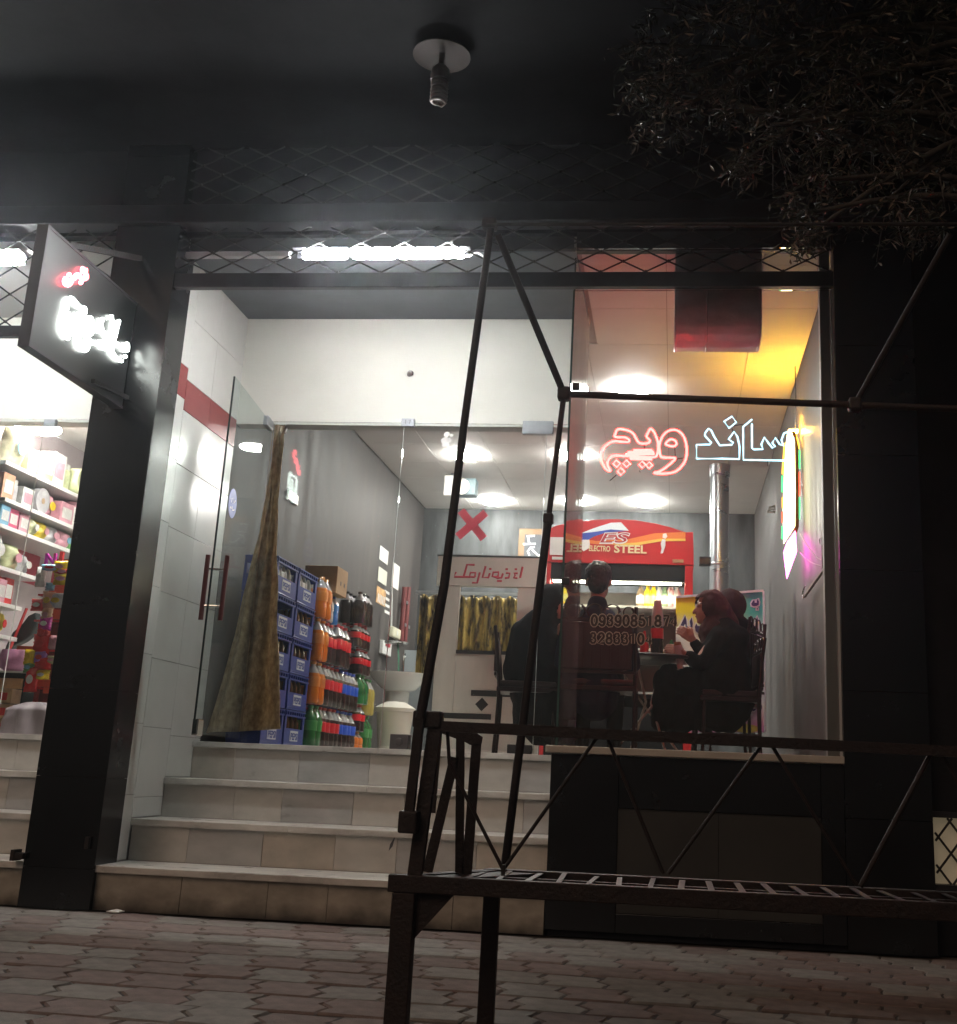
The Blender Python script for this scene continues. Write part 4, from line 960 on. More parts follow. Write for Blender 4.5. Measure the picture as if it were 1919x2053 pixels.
# ---------- washbasin, bin, leaning board
wb = thing('washbasin', 'white porcelain pedestal washbasin in the back corner', 'washbasin', (-2.62,3.95,ZF))
sc = PY(*ZB([(1180,1290)])[0], 3.95); bz = PY(*ZB([(1180,1225)])[0], 3.95).z
MB().lathe([(.10,-.17),(.16,-.15),(.26,-.06),(.30,-.01),(.30,.0),(.28,.004),(.24,-.03),(.10,-.09),(.001,-.095)], (sc.x,3.95,bz), 28).build('bowl', M['porcelain'], wb, smooth=60)
MB().lathe([(.15,.0),(.125,.06),(.105,.35),(.12,bz-ZF-.15)], (sc.x-.02,3.98,ZF+.001), 24).build('pedestal', M['porcelain'], wb, smooth=60)
MB().tube(smooth_path([(sc.x-.02,4.14,bz),(sc.x-.02,4.14,bz+.16),(sc.x,4.08,bz+.20),(sc.x+.02,4.0,bz+.17)]), .013, 8).build('tap', M['chrome'], wb, smooth=60)
MB().lathe([(.001,0),(.11,.005),(.12,.02),(.10,.025),(.001,.02)], (sc.x-.10,4.12,bz+.30), 20).build('soap_shelf', M['steel'], wb, smooth=50)
MB().tube(smooth_path([(sc.x-.08,4.1,bz+.31),(sc.x-.05,4.05,bz+.16),(sc.x-.04,4.05,bz+.03)]), .008, 6).build('hose', mat('green hose', (.08,.25,.16), .5), wb)
bn = thing('waste_bin', 'white plastic pedal bin with lid in front of the washbasin', 'bin', (-2.5,3.35,ZF))
bc = PY(*ZB([(1130,1700)])[0], 3.35); bw = .165
MB().lathe([(bw*.78,.001),(bw*.80,.02),(bw,.36),(bw*1.02,.37)], (bc.x,3.35,ZF), 24).build('body', mat('cream bin plastic', (.72,.71,.62), .4), bn, smooth=50)
MB().lathe([(bw*1.10,.371),(bw*1.12,.38),(bw*1.12,.405),(bw*.95,.425),(bw*.55,.46),(.001,.468)], (bc.x,3.35,ZF), 24).build('lid', mat('cream bin lid', (.74,.73,.65), .4), bn, smooth=50)
lb_ = [PY(u,v,4.45) for u,v in ZB([(1228,1010),(1430,1015)])]
o = MB().box((lb_[0].x,4.44,ZF+.001),(lb_[1].x,4.46,lb_[0].z)).build('leaning_board', mat('pale blue grey board', (.42,.47,.50), .4, var=.1)); tag(o, 'pale blue grey board standing on the floor behind the washbasin', 'board')

# ---------- serving booth with sign
KY = 3.6
bo = thing('serving_booth', 'cream serving booth with red lettered sign board and gold curtain in its hatch', 'booth', (-1.75,KY,ZF))
k5 = lambda pts, y=KY: [PY(u,v,y) for u,v in Z5(pts)]
cream = mat('cream laminate with streaks', (.60,.59,.53), .4, var=.14, vs=(7,7,1.5))
a = k5([(290,838),(868,846),(862,1010),(272,1004)])
MB().box((a[3].x,KY-.02,a[3].z),(a[2].x+.05,KY+.06,a[0].z)).build('sign_board', cream, bo, bevel=.003)
MB().box((a[3].x-.01,KY-.03,a[0].z+.0),(a[2].x+.06,KY+.07,a[0].z+.014)).build('sign_cap', M['black_plastic'], bo)
post = k5([(405,1010),(735,1010),(400,1380),(850,1380)])
MB().box((a[3].x+.03,KY,ZF),(post[0].x,KY+.05,a[3].z-.002)).build('side_panel', cream, bo, bevel=.002)
MB().box((post[1].x,KY,ZF),(a[2].x+.04,KY+.05,a[3].z-.002)).build('side_panel', cream, bo, bevel=.002)
MB().box((post[0].x+.002,KY+.005,ZF),(post[1].x-.002,KY+.05,post[2].z-.02)).build('counter_front', cream, bo)
MB().box((post[0].x+.001,KY-.02,post[2].z-.02),(post[1].x-.001,KY+.06,post[2].z+.012)).build('hatch_ledge', M['black_plastic'], bo)
d_ = k5([(468,1600),(660,1640),(528,1682),(225,1725),(580,1770)], KY-.004)
MB().box((d_[0].x,KY-.006,d_[1].z),(d_[1].x+.16,KY-.0005,d_[0].z)).build('dark_bar', M['black_plastic'], bo)
MB().box((d_[3].x,KY-.006,d_[4].z),(d_[4].x,KY-.0005,d_[3].z)).build('dark_bar', M['black_plastic'], bo)
c_ = d_[2]; r_ = .062
MB().prism([c_+Vector((-r_,0,0)),c_+Vector((0,0,-r_)),c_+Vector((r_,0,0)),c_+Vector((0,0,r_))],(0,.003,0)).build('diamond', M['black_plastic'], bo)
# gold curtain behind the hatch
gc = thing('gold_curtain', 'gold and brown patterned curtain behind the booth hatch', 'curtain', (-1.75,KY+.5,ZF+.8))
e0, e1 = k5([(180,1060),(860,1390)], KY+.45)
def gcf(a_, t_): return (e0.x+(e1.x-e0.x)*a_, KY+.45+.045*math.sin(a_*62)+.01*mnoise.noise(Vector((a_*30,t_*8,0))), e0.z+(e1.z-.25-e0.z)*t_ + (.02*math.sin(a_*62) if t_ < .02 else 0))
gm = mat('gold brocade', (.38,.27,.07), .35, .35, var=.8, vs=(16,16,7), col2=(.035,.022,.01), rvar=.15, bump=.2, bs=40, ramp=(.42,.6))
MB().grid(gcf, 120, 14).build('cloth', gm, gc, smooth=70, thick=.002)
MB().bar((e0.x-.05,KY+.46,e0.z+.03),(e1.x+.05,KY+.46,e0.z+.03), .03, .03).build('rail', M['patch'], gc)
# sign lettering, traced strokes
ZS = lambda pts: zz(880,1100,8.848,pts)
sy = lambda u, v: PY(u, v, KY-.024)
lt = MB()
for w_, strokes in ((.0105, ([(1487,320),(1440,520)],[(1400,435),(1335,440),(1360,470),(1330,515),(1395,522)],[(1190,432),(1260,436),(1240,515),(1170,520)],[(1140,440),(1110,515),(1040,520),(1000,500),(950,490),(965,420),(1060,415),(1050,490),(1010,500)],[(905,435),(880,510),(775,510),(830,310)],[(728,420),(680,605),(590,603)],[(640,505),(650,425),(560,425),(545,500),(640,505)],[(560,502),(275,500),(305,415)],[(440,495),(500,285),(635,287)])),):
    for s_ in strokes: lt.tube([sy(*p) for p in ZS(s_)], w_, 8, flat=(0,1,0), r2=.004)
for (x_, y_, wx, wy) in ((1366,366,46,36),(1204,364,46,36),(912,360,46,36),(1075,574,90,36)):
    p = sy(*ZS([(x_,y_)])[0]); lt.cbox(p, (wx/8.848/216, .006, wy/8.848/216))
lt.build('lettering', M['red_letter'], bo, smooth=40)

# framed picture on the back wall
pf = thing('framed_picture', 'dark framed calligraphy picture on the back wall above the booth', 'picture', tuple(PY(1075,1090,YB)))
f0, f1 = [PY(u,v,YB-.03) for u,v in Z5([(742,680),(905,880)])]
MB().box((f0.x,YB-.035,f1.z),(f1.x,YB-.001,f0.z)).build('frame', mat('brown picture frame', (.20,.12,.06), .4, var=.2), pf, bevel=.006)
MB().box((f0.x+.07,YB-.038,f1.z+.07),(f1.x-.07,YB-.0355,f0.z-.07)).build('print', mat('dark picture print', (.05,.055,.065), .3), pf)
cg = MB()
for s_ in ([(790,720),(800,770)],[(785,725),(830,722)],[(765,770),(835,768)],[(800,835),(790,810),(805,790),(830,785)],[(815,800),(850,835),(870,830)]): cg.tube([PY(u,v,YB-.041) for u,v in Z5(s_)], .010, 6, flat=(0,1,0), r2=.003)
cg.build('calligraphy', M['white_print'], pf)

# ---------- red drinks fridge
FY = 2.6
fr = thing('drinks_fridge', 'open red display fridge with an arched illuminated hood', 'fridge', (-.5,FY+.3,ZF))
k6 = lambda pts, y=FY: [PY(u,v,y) for u,v in Z6(pts)]
M['fridge_red'] = mat('red fridge paint', (.55,.025,.03), .3, var=.1, vs=(2,2,2), coat=.3)
arc = k6([(60,412),(75,155),(150,128),(300,98),(450,84),(600,80),(750,88),(900,112),(1020,142),(1140,182),(1200,180),(1205,405)])
zb_ = arc[0].z; x0_, x1_ = arc[0].x, arc[-1].x
hd = [Vector((p.x,FY,p.z)) for p in arc]; hd[0].z = hd[-1].z = zb_
MB().prism(hd, (0,.16,0)).build('hood', M['fridge_red'], fr, bevel=.004)
swo = MB()
def swoosh(pts, m, y, nm): MB().prism(k6(pts, y), (0,.002,0)).build(nm, m, fr)
swoosh([(215,215),(450,250),(700,235),(900,190),(1140,180),(1140,235),(900,255),(700,280),(450,275),(215,245)], mat('orange print', (.80,.22,.05), .35), FY-.003, 'swoosh')
swoosh([(560,275),(760,262),(950,232),(1140,232),(1140,250),(950,252),(760,285)], mat('yellow print', (.85,.55,.10), .35), FY-.0055, 'swoosh')
swoosh([(330,190),(430,150),(560,108),(640,105),(700,170),(560,160),(430,180)], mat('pale blue print', (.75,.85,.9), .35), FY-.0055, 'logo_wing')
swoosh([(330,190),(430,180),(560,160),(690,172),(520,185),(430,215),(370,250),(330,255)], mat('deep blue print', (.05,.10,.45), .35), FY-.0055, 'logo_wing')
a, b_ = k6([(470,268),(712,268)], FY-.008); put_text('lettering', 'ES', a, b_, .095, M['white_print'], fr, extrude=.001, bold=.04, shear=.25)
put_text('lettering', 'ES', a+Vector((.008,-.002,.006)), b_+Vector((-.008,-.002,.006)), .082, M['red_letter'], fr, extrude=.001, bold=.0, shear=.25)
a, b_ = k6([(390,326),(555,332)], FY-.008); put_text('lettering', 'ELECTRO', a, b_, .048, mat('cream letters', (.8,.68,.40), .4), fr, extrude=.002, bold=.02)
a, b_ = k6([(585,338),(838,346)], FY-.008); put_text('lettering', 'STEEL', a, b_, .068, mat('cream letters big', (.8,.68,.40), .4), fr, extrude=.002, bold=.03)
fg_ = [[(965,195),(990,190),(1000,215),(985,232),(962,225)],[(960,235),(985,240),(985,285),(965,345),(945,348),(955,310),(948,270)]]
for pg in fg_: swoosh(pg, M['white_print'], FY-.008, 'printed_figure')
swoosh([(330,240),(395,240),(400,300),(350,330),(318,300)], M['white_print'], FY-.008, 'printed_splash')
a = k6([(92,220),(192,360),(105,372),(190,395),(1040,392),(1125,420)], FY-.006)
MB().box((a[0].x,FY-.008,a[1].z),(a[1].x,FY-.002,a[0].z)).build('paper_note', M['paper'], fr)
MB().box((a[2].x,FY-.008,a[3].z),(a[3].x,FY-.002,a[2].z)).build('name_plate', M['paper'], fr)
MB().box((a[4].x,FY-.008,a[5].z),(a[5].x,FY-.002,a[4].z)).build('name_plate', M['cardboard'], fr)
# cabinet
xi0, xi1 = k6([(110,500),(1120,500)])[0].x, k6([(110,500),(1118,500)])[1].x
MB().box((x0_+.005,FY+.01,ZF),(xi0-.02,FY+.75,zb_-.001)).build('side_panel', M['fridge_red'], fr, bevel=.004)
MB().box((xi1+.02,FY+.01,ZF),(x1_-.005,FY+.75,zb_-.001)).build('side_panel', M['fridge_red'], fr, bevel=.004)
zl = k6([(600,572)])[0].z
MB().box((xi0-.018,FY+.02,zl+.02),(xi1+.018,FY+.30,zb_-.001)).build('night_blind', M['black_rough'], fr)
MB().box((xi0-.018,FY+.70,ZF),(xi1+.018,FY+.75,zl+.018)).build('back_panel', mat('dark fridge liner', (.10,.10,.09), .4), fr)
MB().box((xi0-.018,FY+.02,ZF),(xi1+.018,FY+.69,ZF+.45)).build('base', M['black_rough'], fr)
MB().box((xi0,FY+.04,zl+.004),(xi1-.01,FY+.10,zl+.016)).build('light_tube', glow('fridge tube light', (1.0,.92,.68), 18), fr)
bz_ = k6([(900,785)], FY+.35)[0].z
for k in range(3): MB().box((xi0-.016,FY+.12,bz_-.02-.36*k),(xi1+.016,FY+.68,bz_-.36*k)).build('shelf', mat('fridge shelf', (.45,.46,.44), .3), fr)
MB().cbox((x1_+.10,FY+.3,k6([(1240,360)])[0].z),(.10,.12,.07)).build('side_handle', M['black_plastic'], fr, bevel=.01)
BOT = [(790,'brown malt','cola'),(845,'bright yellow','yel'),(890,'bright yellow','yel'),(935,'clear silver','clr'),(980,'pale green','grn'),(1025,'pink labelled','pnk'),(1072,'clear','clr')]
bmat = {'cola': mat('malt bottle', (.30,.22,.14), .15, coat=.5), 'yel': mat('yellow bottle', (.80,.68,.04), .2, coat=.5), 'clr': mat('clear bottle', (.42,.44,.42), .12, coat=.5), 'grn': mat('green bottle', (.22,.34,.20), .15, coat=.5), 'pnk': mat('pink bottle', (.55,.36,.38), .2, coat=.5)}
place = ('leftmost in the row','left of the two yellow ones','right of the two yellow ones','just right of the yellow ones','fourth from the right end','tall one near the right end','at the right end')
place = ('first of the row beside the man\'s head','first of the two yellow ones','second of the two yellow ones','next to the second yellow one','between the silver one and the pink one','taller than its neighbours','last of the row by the red side panel')
for (x_, nm, mk), pc in zip(BOT, place):
    p = k6([(x_,780)], FY+.32)[0]; hh = .245 if mk != 'pnk' else .27
    t = thing('drink_bottle', '%s bottle on the fridge shelf, %s' % (nm, pc), 'bottle', (p.x,FY+.32,bz_+.001), 'bottles on the fridge shelf')
    MB().lathe([(.001,0),(.036,.002),(.039,.01),(.039,hh*.52),(.034,hh*.60),(.016,hh*.74),(.015,hh*.92)], (p.x,FY+.32,bz_+.001), 14).build('body', bmat[mk], t, smooth=45)
    MB().lathe([(.018,hh*.92),(.019,hh*.93),(.019,hh),(.001,hh+.002)], (p.x,FY+.32,bz_+.001), 12).build('cap', CP['green'] if mk == 'grn' else M['white_plastic'], t, smooth=45)
    MB().lathe([(.0395,hh*.18),(.0402,hh*.19),(.0402,hh*.45),(.0395,hh*.46)], (p.x,FY+.32,bz_+.001), 14).build('bottle_label', M['paper'] if mk != 'yel' else mat('lime label', (.72,.72,.25), .4), t, smooth=45)

# ---------- flue pipe
fp_ = [PY(u,v,3.9) for u,v in Z6([(1330,40),(1478,40)])]; fc = (fp_[0].x+fp_[1].x)/2; frr = (fp_[1].x-fp_[0].x)/2
fu = thing('flue_pipe', 'shiny vertical galvanised flue pipe rising to the ceiling', 'pipe', (fc,3.9,ZF+1))
MB().lathe([(frr,1.5),(frr,ZC-.12)], (fc,3.9,0), 32).build('pipe', M['flue'], fu, smooth=60)
MB().lathe([(frr+.002,ZC-.12),(frr+.008,ZC-.11),(frr+.01,ZC-.002)], (fc,3.9,0), 32).build('collar', M['flue'], fu, smooth=40)
for zz_ in (2.1,2.75): MB().lathe([(frr+.003,zz_),(frr+.007,zz_+.004),(frr+.007,zz_+.03),(frr+.003,zz_+.034)], (fc,3.9,0), 32).build('seam_ring', M['flue'], fu, smooth=50)

# ---------- printed banner stand
BY = 2.0
bn_ = thing('banner_board', 'printed yellow, teal and white banner board standing behind the two women', 'banner', tuple(PY(1450,1470,BY)))
k6b = lambda pts, y=BY: [PY(u,v,y) for u,v in Z6(pts)]
qd = k6b([(1065,690),(1745,640),(1758,1735),(1065,1735)])
bmt = bpy.data.materials.new('printed gradient banner'); bmt.use_nodes = True
N = bmt.node_tree.nodes; L_ = bmt.node_tree.links; b0 = N['Principled BSDF']; b0.inputs['Roughness'].default_value = .45
tc = N.new('ShaderNodeTexCoord'); sp = N.new('ShaderNodeSeparateXYZ'); L_.new(tc.outputs['Generated'], sp.inputs[0])
r1 = N.new('ShaderNodeValToRGB'); r1.color_ramp.elements[0].color = (.90,.80,.02,1); r1.color_ramp.elements[0].position = .2; r1.color_ramp.elements[1].color = (.05,.48,.38,1); r1.color_ramp.elements[1].position = .85
r2 = N.new('ShaderNodeValToRGB'); r2.color_ramp.elements[0].color = (.62,.22,.42,1); r2.color_ramp.elements[0].position = .06; r2.color_ramp.elements[1].color = (.82,.82,.78,1); r2.color_ramp.elements[1].position = .22
r3 = N.new('ShaderNodeValToRGB'); r3.color_ramp.elements[0].position = .66; r3.color_ramp.elements[1].position = .84
mx = N.new('ShaderNodeMixRGB')
L_.new(sp.outputs['X'], r1.inputs[0]); L_.new(sp.outputs['Z'], r2.inputs[0]); L_.new(sp.outputs['Z'], r3.inputs[0]); L_.new(r3.outputs[0], mx.inputs[0]); L_.new(r2.outputs[0], mx.inputs[1]); L_.new(r1.outputs[0], mx.inputs[2]); L_.new(mx.outputs[0], b0.inputs['Base Color'])
MB().prism(qd, (0,.012,0)).build('board', bmt, bn_)
MB().bar(qd[0]+Vector((0,-.005,.004)), qd[1]+Vector((0,-.005,.004)), .016, .016).bar(qd[1]+Vector((0,-.005,.0)), qd[2]+Vector((0,-.005,0)), .014, .014).build('board_edge', M['white_print'], bn_)
ZW = lambda pts: zz(1280,1160,6.214,pts)
def glyph(poly, m='navy', grow=1.0):
    P = [PY(u,v,BY-.004) for u,v in ZW(poly)]; c = sum(P, Vector())/len(P)
    n = len(P); out = []
    for i in range(n):                      # white outline: each corner pushed outwards
        e = (P[(i+1)%n]-P[i-1]).normalized(); nrm = Vector((e.z,0,-e.x))
        out.append(P[i]+nrm*.011)
    area = sum(P[i].x*P[(i+1)%n].z-P[(i+1)%n].x*P[i].z for i in range(n))
    if area < 0: out = [2*p-o_ for p, o_ in zip(P, out)]
    MB().prism(out, (0,.003,0)).build('lettering_outline', M['white_print'], bn_)
    MB().prism([p+Vector((0,-.003,0)) for p in P], (0,.002,0)).build('lettering', M[m], bn_)
glyph([(1490,252),(1502,290),(1498,330),(1470,342),(1440,346),(1412,336),(1408,310),(1430,275),(1446,268),(1450,302),(1476,302),(1480,266)])
glyph([(1474,370),(1490,372),(1490,386),(1474,386)])
glyph([(1480,470),(1492,520),(1488,610),(1465,645),(1440,640),(1415,600),(1410,520),(1425,562),(1440,600),(1456,590),(1466,520)])
glyph([(585,460),(600,520),(605,590),(650,592),(640,535),(665,480),(678,560),(672,650),(600,655),(570,652),(530,645),(518,600),(545,540)])
MB().prism([PY(u,v,BY-.0085) for u,v in ZW([(556,604),(584,566),(588,610)])], (0,.001,0)).build('lettering_counter', M['white_print'], bn_)
glyph([(722,560),(740,592),(790,592),(790,660),(745,682),(712,652),(705,600)])
glyph([(1462,1530),(1506,1580),(1490,1612),(1440,1652),(1400,1642),(1390,1592),(1410,1570),(1430,1592),(1446,1560)])
glyph([(1458,1478),(1472,1478),(1472,1492),(1458,1492)])
glyph([(1380,1702),(1408,1692),(1402,1662),(1388,1664)])
c_ = k6b([(1690,1230)], BY-.004)[0]
MB().prism([c_+Vector((.035*math.cos(k*.3),0,.075*math.sin(k*.3))) for k in range(21)], (0,.003,0)).build('printed_tomato', mat('tomato red print', (.6,.04,.02), .4), bn_)
c_ = k6b([(1610,1705)], BY-.004)[0]
MB().prism([c_+Vector((.10*math.cos(k*.3),0,.032*math.sin(k*.3))) for k in range(21)], (0,.003,0)).build('printed_burger', mat('burger yellow print', (.72,.52,.10), .4, var=.4, vs=(20,20,30)), bn_)
# ================================================================== iron street stand in front of the steps
YN, YBK = -3.70, -3.32
sd = thing('iron_stand', 'rusty black iron street stand with slatted deck and awning poles before the window', 'stand', (.2,-3.4,0))
ZR = lambda pts: zz(760,1400,3.045,pts)
n_ = lambda u, v, y=YN: PY(u, v, y)
deck = .472; XN = -.760; XF = PY(988,1765,YBK).x; XE = 1.75
MB().box((XN-.035,YN-.025,0),(XN+.030,YN+.025,deck-.045)).build('leg', M['iron'], sd, bevel=.003)
MB().box((XF-.025,YBK-.02,0),(XF+.025,YBK+.02,deck-.04)).build('leg', M['iron'], sd, bevel=.003)
MB().box((1.55,YN-.025,0),(1.61,YN+.025,deck-.045)).build('leg', M['iron'], sd, bevel=.003)
MB().box((1.55,YBK-.02,0),(1.60,YBK+.02,deck-.04)).build('leg', M['iron'], sd, bevel=.003)
MB().prism([(XN+.031,YN,deck-.045),(XN+.031,YN,deck-.17),(XN+.14,YN,deck-.045)],(0,.006,0)).build('gusset', M['iron'], sd)
MB().box((XN-.05,YN-.028,deck-.044),(XE,YN+.004,deck+.004)).build('front_beam', M['iron'], sd, bevel=.003)
MB().box((XF-.03,YBK-.02,deck-.04),(XE,YBK+.02,deck+.002)).build('back_beam', M['iron'], sd, bevel=.003)
MB().bar((XN-.02,YN+.02,deck-.02),(XF,YBK-.02,deck-.02), .04, .04).build('side_beam', M['iron'], sd)
MB().prism([(XN-.02,YN+.006,deck-.008),(XN+.12,YN+.006,deck-.008),(XF+.14,YBK-.022,deck-.008),(XF,YBK-.022,deck-.008)],(0,0,.004)).build('corner_plate', M['iron'], sd)
k = 0; x = XN+.17
while x < XE-.05:
    e = random.uniform(-.012,.012); zt = random.uniform(-.003,.003)
    MB().bar((x,YN+.006,deck-.002+zt),(x+e,YBK-.022,deck-.002-zt), .018+random.uniform(-.003,.004), .003).build('slat', M['iron_worn'] if 0 < k < 6 else M['iron'], sd); x += .088; k += 1
MB().box((XN+.2,-3.52,deck-.016),(XE,-3.50,deck-.006)).build('middle_rail', M['iron'], sd)
# uprights
bars = []
pb = n_(*ZR([(222,1045)])[0]); pb.z = deck
MB().bar(pb, n_(*ZR([(352,112)])[0]), .040, .030, up=(0,1,0)).build('post', M['iron'], sd)
MB().bar(n_(*ZR([(178,760)])[0], YN-.03), n_(*ZR([(250,120)])[0], YN-.03), .026, .026, up=(0,1,0)).build('pole_sleeve', M['iron'], sd)
p = n_(*ZR([(185,755)])[0], YN-.03); MB().cbox(p, (.055,.06,.062)).build('clamp', M['iron'], sd, bevel=.006)
p = n_(*ZR([(300,130)])[0], YN); MB().cbox(p, (.085,.05,.05)).build('clamp', M['iron'], sd, bevel=.006)
MB().tube([n_(*ZR([(250,130)])[0], YN-.03), n_(891,1172,-3.72), n_(930,855,-3.71), n_(985,452,-3.68)], [.0155,.0145,.0125,.0125], 10).build('awning_pole', M['iron'], sd, smooth=50)
ym = -3.50
for nm, a, b_, w_ in (('flat_bar',(462,360),(298,1022),.030),('flat_bar',(497,225),(495,1008),.026),('flat_bar',(598,235),(540,1008),.030),('flat_bar',(365,190),(322,700),.022)):
    pb = n_(*ZR([b_])[0], ym)
    if b_[1] > 900: pb.z = deck-.004
    MB().bar(n_(*ZR([a])[0], ym), pb, w_, .010, up=(0,1,0)).build(nm, M['iron'], sd)
MB().prism([n_(*q, ym-.01) for q in ZR([(380,160),(580,200),(628,235),(622,275),(555,285),(520,265),(380,215)])], (0,.02,0)).build('hinge_plate', M['iron'], sd)
# upper rail and zig-zag braces
r0, r1 = n_(862,1455), n_(1919,1507); dr_ = (r1-r0).normalized()
r1 = r0 + dr_*2.55
MB().bar(r0, r1, .034, .030, up=(0,0,1)).build('top_rail', M['iron'], sd)
zig = [((897,1462),(901,1530),(1009,1744)),((1009,1744),(1196,1480)),((1219,1482),(1330,1752)),((1340,1752),(1530,1490)),((1545,1490),(1718,1775)),((1725,1778),(1866,1512)),((1890,1512),(2040,1790))]
for i, pts in enumerate(zig):
    MB().tube([n_(u,v,YN+.018) for u,v in pts], .0075 if i == 5 else .0055, 8).build('brace_rod', M['iron'], sd, smooth=50)
p = n_(1009,1745,YN-.03); MB().cbox(p, (.012,.006,.03)).build('weld_tab', M['iron_worn'], sd)
# back post, elbow joint and awning arms
J = PY(1131,790,YBK); J2 = PY(1714,812,YBK); F0 = PY(1013,1733,YBK)
MB().tube([F0, F0.lerp(J,.33), F0.lerp(J,.72)], .014, 10).build('back_post', M['iron'], sd, smooth=50)
MB().tube([F0.lerp(J,.71), J], .010, 10).build('post_inner_tube', M['iron'], sd, smooth=50)
p = F0.lerp(J,.715); MB().cbox(p, (.034,.034,.035)).build('sleeve_collar', M['iron'], sd, bevel=.005)
MB().cbox(J, (.045,.045,.05)).build('elbow_joint', M['iron'], sd, bevel=.01)
MB().cbox(J2, (.045,.045,.05)).build('elbow_joint', M['iron'], sd, bevel=.01)
top = n_(985,452,-3.68)
MB().tube([J, PY(998,470,-3.60)], .0125, 10).build('awning_arm', M['iron'], sd, smooth=50)
dj = (J2-J).normalized()
MB().tube([J, J+dj*1.7], .0125, 10).build('cross_pipe', M['iron'], sd, smooth=50)
t2 = PY(1905,470,-3.55)
MB().tube([J2, t2], .0105, 10).build('awning_arm', M['iron'], sd, smooth=50)
MB().cbox(PY(982,450,-3.68), (.05,.05,.035)).build('awning_joint', M['iron'], sd, bevel=.008)
MB().tube([PY(975,450,-3.70), PY(1919,452,-3.70)+Vector((.6,0,0))], .006, 8).build('awning_wire', M['iron_worn'], sd)

# ================================================================== tree over the pavement
tr = thing('street_tree', 'dark narrow-leaved tree whose branches hang into the upper right', 'tree', (2.2,-2.5,0))
bark = mat('dark bark', (.05,.04,.032), .9, var=.5, vs=(14,14,5), bump=.6, bs=40)
MB().tube(smooth_path([(2.2,-2.5,-.02),(2.22,-2.48,1.0),(2.15,-2.52,2.0),(2.2,-2.45,3.2),(2.1,-2.5,4.4)]), [.13-.0035*i for i in range(25)], 12).build('trunk', bark, tr, smooth=60)
lim = MB(); tips = []
rnd = random.Random(3)
# shoots are aimed at the hanging masses of foliage
masses = [((1700,60),-2.5,.55),((1500,120),-2.45,.42),((1370,150),-2.4,.34),((1330,230),-2.35,.22),((1550,250),-2.5,.38),((1750,250),-2.5,.45),((1850,150),-2.6,.5),((1640,360),-2.5,.24),((1780,400),-2.5,.30),((1880,330),-2.55,.4),((1600,430),-2.5,.13),((1440,40),-2.5,.4),((1850,450),-2.5,.18),((1620,470),-2.5,.09),((1310,90),-2.4,.25),((1290,170),-2.4,.18),((1420,220),-2.4,.28),((1590,60),-2.5,.4),((1480,330),-2.4,.12),((1700,160),-2.5,.4),((1690,300),-2.4,.3),((1850,60),-2.5,.5)]
for (uv, y, rr) in masses:
    c = PY(*uv, y); s = Vector((2.15,-2.48,rnd.uniform(2.6,4.2)))
    mid = s.lerp(c,.55)+Vector((0,rnd.uniform(-.1,.1),.22))
    lim.tube(smooth_path([s,mid,c]), [.030-.0019*i for i in range(13)], 7)
    for k in range(int(10+50*rr)):
        d = Vector((rnd.gauss(0,1),rnd.gauss(0,1),rnd.gauss(0,.8))).normalized()*rr*rnd.random()**.5
        tips.append((c+d*.3, c+d+Vector((0,0,-.06*rnd.random()))))
lim.build('limbs', bark, tr, smooth=60)
leaf = MB(); tw = MB()
for a, b_ in tips:
    tw.tube([a, a.lerp(b_,.5)+Vector((0,0,.01)), b_], [.004,.003,.0015], 4)
    n = rnd.randint(9,15)
    for k in range(n):
        f = .25+.8*k/n; base = a.lerp(b_, min(f,1.0))+Vector((rnd.gauss(0,.012),rnd.gauss(0,.012),rnd.gauss(0,.012)))
        d = Vector((rnd.gauss(0,1),rnd.gauss(0,1),rnd.gauss(-.35,.8))).normalized(); L = rnd.uniform(.030,.062); wv = d.orthogonal().normalized(); wv.rotate(Matrix.Rotation(rnd.uniform(0,6.28),3,d)); w_ = L*.11
        cup = wv.cross(d)*L*.06
        leaf.add([base, base+d*L*.5+wv*w_+cup, base+d*L, base+d*L*.5-wv*w_+cup], [(0,1,2),(0,2,3)], 0 if rnd.random() < .8 else 1)
tw.build('twigs', bark, tr)
cr_ = leaf.build('crown', [mat('olive leaf', (.026,.030,.017), .45, spec=.3), mat('dry leaf', (.15,.11,.075), .42)], tr)

# small litter by the pillar foot
lt_ = MB(); 
p = PZ(93,1812,.0)
o = MB().lathe([(.001,.0),(.035,.004),(.045,.02),(.03,.045),(.012,.06),(.001,.062)], (p.x,p.y,.001), 9).build('litter', mat('crumpled paper cup', (.40,.38,.32), .8, var=.3, vs=(30,30,30))); tag(o, 'crumpled paper lying at the foot of the black pillar', 'litter')
p = PZ(228,1830,.0)
o = MB().prism([(p.x-.04,p.y,.002),(p.x+.03,p.y-.02,.002),(p.x+.05,p.y+.015,.006),(p.x,p.y+.03,.012)],(0,0,.004)).build('litter', M['paper']); tag(o, 'flat scrap of paper on the pavers near the bottom step', 'litter')
